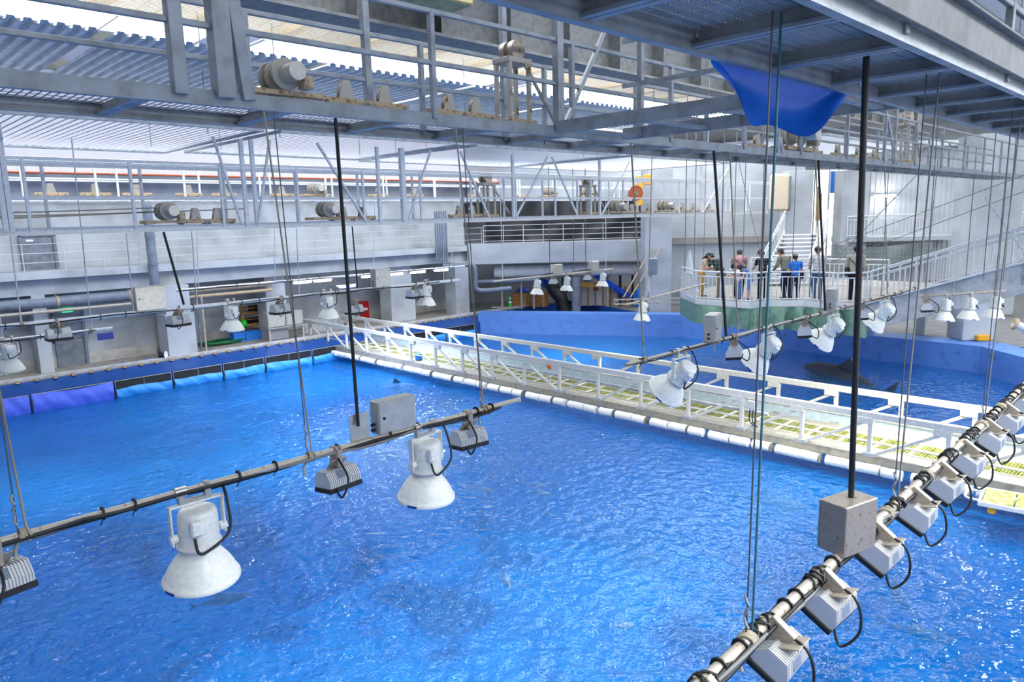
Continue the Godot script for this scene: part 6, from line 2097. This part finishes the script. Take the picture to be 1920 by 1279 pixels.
func people() -> void:
	mat("beige_cloth", Color(0.82, 0.72, 0.62), 0.85)
	mat("ochre_cloth", Color(0.80, 0.60, 0.28), 0.85)
	mat("dark_green_cloth", Color(0.10, 0.22, 0.18), 0.85)
	mat("khaki_cloth", Color(0.50, 0.42, 0.32), 0.85)
	mat("floral_cloth", Color(0.95, 0.9, 0.9), 0.85, 0, "floral", 2.0)
	mat("white_cloth", Color(0.90, 0.90, 0.92), 0.85)
	mat("pale_blue_cloth", Color(0.38, 0.50, 0.72), 0.85)
	mat("black_cloth", Color(0.06, 0.06, 0.07), 0.85)
	mat("olive_cloth", Color(0.50, 0.50, 0.42), 0.85)
	mat("navy_cloth", Color(0.10, 0.13, 0.25), 0.85)
	mat("sky_cloth", Color(0.06, 0.45, 0.85), 0.85)
	mat("grey_cloth", Color(0.64, 0.62, 0.56), 0.85)
	mat("denim_cloth", Color(0.24, 0.36, 0.48), 0.85)
	mat("pink_cap", Color(0.72, 0.62, 0.58), 0.8)
	# a check for the plaid shirt
	var im := Image.create(32, 32, false, Image.FORMAT_RGB8)
	im.fill(Color(0.82, 0.82, 0.82))
	im.fill_rect(Rect2i(0, 4, 32, 4), Color(0.55, 0.57, 0.58))
	im.fill_rect(Rect2i(6, 0, 4, 32), Color(0.6, 0.62, 0.62))
	im.fill_rect(Rect2i(6, 4, 4, 4), Color(0.35, 0.37, 0.38))
	tex["plaid"] = ImageTexture.create_from_image(im)
	mat("plaid_cloth", Color(1, 1, 1), 0.85, 0, "plaid", 8.0)
	var y := 2.97
	var left := -2.2   # turned towards the left of the picture
	person("long-haired woman in a beige top and ochre skirt at the left end of the platform", Vector3(-13.75, y, -23.2), 1.9, 1.6, {"top": "beige_cloth", "bottom": "ochre_cloth", "bottom_name": "skirt", "hair": "long", "lean": 0.25, "nod": 0.55, "arms": Vector3(-0.05, -0.32, 0.32), "sleeves": 0.5, "legs": 0.8})
	person("man in a dark green shirt bending forward over the railing with an arm stretched out", Vector3(-12.95, y, -23.15), -1.7, 1.68, {"top": "dark_green_cloth", "bottom": "khaki_cloth", "lean": 0.6, "nod": 0.3, "arms": Vector3(0.0, -0.35, 0.45), "sleeves": 0.5})
	person("person in a pink floral shirt with a dark bag strap across the back", Vector3(-12.6, y, -23.75), 3.6, 1.68, {"top": "floral_cloth", "bottom": "black_cloth", "lean": 0.3, "nod": 0.5, "strap": "black_cloth", "wide": 1.1, "arms": Vector3(-0.02, -0.4, 0.3), "sleeves": 0.5})
	person("small child in a white cap and white top leaning on the railing", Vector3(-12.3, y, -23.25), -0.6, 1.22, {"top": "white_cloth", "bottom": "pale_blue_cloth", "cap": "white_cloth", "lean": 0.35, "nod": 0.4, "arms": Vector3(0.0, -0.25, 0.4), "sleeves": 0.5})
	person("child in a sleeveless pale blue outfit bending down at the railing", Vector3(-11.95, y, -23.3), -1.2, 1.3, {"top": "pale_blue_cloth", "bottom": "pale_blue_cloth", "bottom_name": "shorts", "legs": 0.5, "sleeves": 0.0, "lean": 0.5, "nod": 0.6, "hair": "long", "arms": Vector3(0.02, -0.45, 0.2)})
	person("woman in black with a pale cap looking to the left", Vector3(-11.7, y, -23.75), left, 1.62, {"top": "black_cloth", "bottom": "black_cloth", "cap": "pink_cap", "lean": 0.15, "nod": 0.3, "hair": "tail", "arms": Vector3(-0.04, -0.28, 0.34), "sleeves": 0.55})
	person("man in an olive grey shirt and dark trousers looking down to the left", Vector3(-11.05, y, -24.2), left + 0.3, 1.72, {"top": "olive_cloth", "bottom": "navy_cloth", "lean": 0.3, "nod": 0.5, "wide": 1.15, "arms": Vector3(0.0, -0.4, 0.25)})
	person("girl with a ponytail in a bright blue shirt and dark trousers", Vector3(-10.7, y, -24.1), left - 0.3, 1.5, {"top": "sky_cloth", "bottom": "navy_cloth", "hair": "tail", "lean": 0.12, "nod": 0.35, "sleeves": 0.5, "arms": Vector3(0.0, -0.42, 0.18), "bag": "black_cloth", "bag_side": -1.0})
	person("man in a grey and white plaid shirt and blue jeans", Vector3(-10.1, y, -24.5), left - 0.2, 1.72, {"top": "plaid_cloth", "bottom": "denim_cloth", "lean": 0.12, "nod": 0.25, "wide": 1.1, "arms": Vector3(-0.04, -0.3, 0.3)})
	person("man with his back turned in a grey shirt and black trousers with a shoulder bag", Vector3(-8.98, y, -24.7), 3.3, 1.76, {"top": "grey_cloth", "bottom": "black_cloth", "lean": 0.08, "nod": 0.25, "wide": 1.12, "strap": "black_cloth", "bag": "black_cloth", "arms": Vector3(0.0, -0.48, 0.12)})

# ---------------------------------------------------------------- fish and the last small things
func fish_shape(l: float, h: float, w: float, tall_fin := true) -> SurfaceTool:   # along x, head at +x
	var s := mb()
	var st := [[-0.5, 0.02], [-0.42, 0.16], [-0.3, 0.4], [-0.1, 0.85], [0.1, 1.0], [0.28, 0.9], [0.42, 0.55], [0.49, 0.2], [0.505, 0.02]]
	for i in st.size() - 1:
		for k in 12:
			var q := []
			for g in [[i, k], [i + 1, k], [i + 1, k + 1], [i, k + 1]]:
				var a: float = TAU * g[1] / 12.0
				q.append(Vector3(st[g[0]][0] * l, sin(a) * st[g[0]][1] * h / 2, cos(a) * st[g[0]][1] * w / 2))
			var am := TAU * (k + 0.5) / 12.0
			face(s, q, Vector3(0, sin(am), cos(am)))
	# tail, back fin and side fins with a little thickness
	var up := Transform3D(Basis(Vector3(1, 0, 0), Vector3(0, 0, -1), Vector3(0, 1, 0)), Vector3.ZERO)
	prism(s, [Vector2(-0.46 * l, 0), Vector2(-0.62 * l, 0.55 * h), Vector2(-0.56 * l, 0.0), Vector2(-0.62 * l, -0.45 * h)], -0.03 * w, 0.03 * w, up)
	if tall_fin:
		prism(s, [Vector2(0.08 * l, 0.45 * h), Vector2(-0.1 * l, 0.95 * h), Vector2(-0.16 * l, 0.4 * h)], -0.03 * w, 0.03 * w, up)
	for sg in [-1.0, 1.0]:
		prism(s, [Vector2(0.22 * l, sg * 0.35 * w), Vector2(-0.02 * l, sg * 1.05 * w), Vector2(0.06 * l, sg * 0.35 * w)], -0.15 * h, -0.11 * h)
	return s

func loose_things() -> void:
	var fish := [
		[Vector3(-9.9, -0.12, -26.6), 2.6, 0.9, 4.4, "whale", "large grey whale shark breaking the surface behind the bridge", "whale shark"],
		[Vector3(-7.2, -0.7, -15.4), 0.2, 0.35, 1.5, "fish", "dark ray-like fish just below the surface beside the bridge foam at the right", "fish"],
		[Vector3(-8.45, -0.15, -7.96), -0.5, 0.16, 0.75, "silver_fish", "grey fish near the surface at the middle of the lower half", "fish"],
		[Vector3(-6.2, -0.3, -8.36), 0.9, 0.12, 0.35, "silver_fish", "small pale fish below the middle, right of the grey surface fish", "fish"],
		[Vector3(-3.6, -0.5, -12.6), -0.9, 0.25, 1.3, "fish", "slim dark shark under the floodlights at the right", "shark"],
		[Vector3(-4.9, -0.4, -10.2), 0.4, 0.14, 0.8, "silver_fish", "silver fish left of the rusty-topped box", "fish"],
		[Vector3(-12.3, -0.4, -10.9), 0.4, 0.12, 0.6, "silver_fish", "slim silver fish right of the white bell lamp", "fish"],
		[Vector3(-11.4, -0.35, -11.9), 0.2, 0.12, 0.5, "silver_fish", "first of the little pale fish left of the light glints", "fish"],
		[Vector3(-11.0, -0.35, -11.6), 0.3, 0.12, 0.5, "silver_fish", "second of the little pale fish left of the light glints", "fish"],
		[Vector3(-12.0, -0.5, -4.5), 1.2, 0.18, 0.9, "fish", "dark fish below the largest bell lamp at the left", "fish"],
		[Vector3(-21.8, -0.2, -15.4), 0.6, 0.4, 1.6, "fish", "dark fish swirling at the surface near the left end of the bridge", "fish"],
		[Vector3(-2.9, -0.4, -11.4), 0.2, 0.2, 1.0, "fish", "dark fish at the lower right beyond the light bar", "fish"],
	]
	for q in fish:
		var t := thing(q[6].replace(" ", "_"), q[5], q[6], q[0], q[1])
		obj("body", fish_shape(q[3], q[2], q[2] * (1.25 if q[4] == "whale" else 0.75)), M[q[4]], t)
		var s := mb()
		for sg in [-1.0, 1.0]:
			ball(s, Vector3(0.43 * q[3], 0.08 * q[2], sg * 0.2 * q[2]), Vector3.ONE * 0.035 * q[2], 8)
		obj("eye", s, M.black, t)
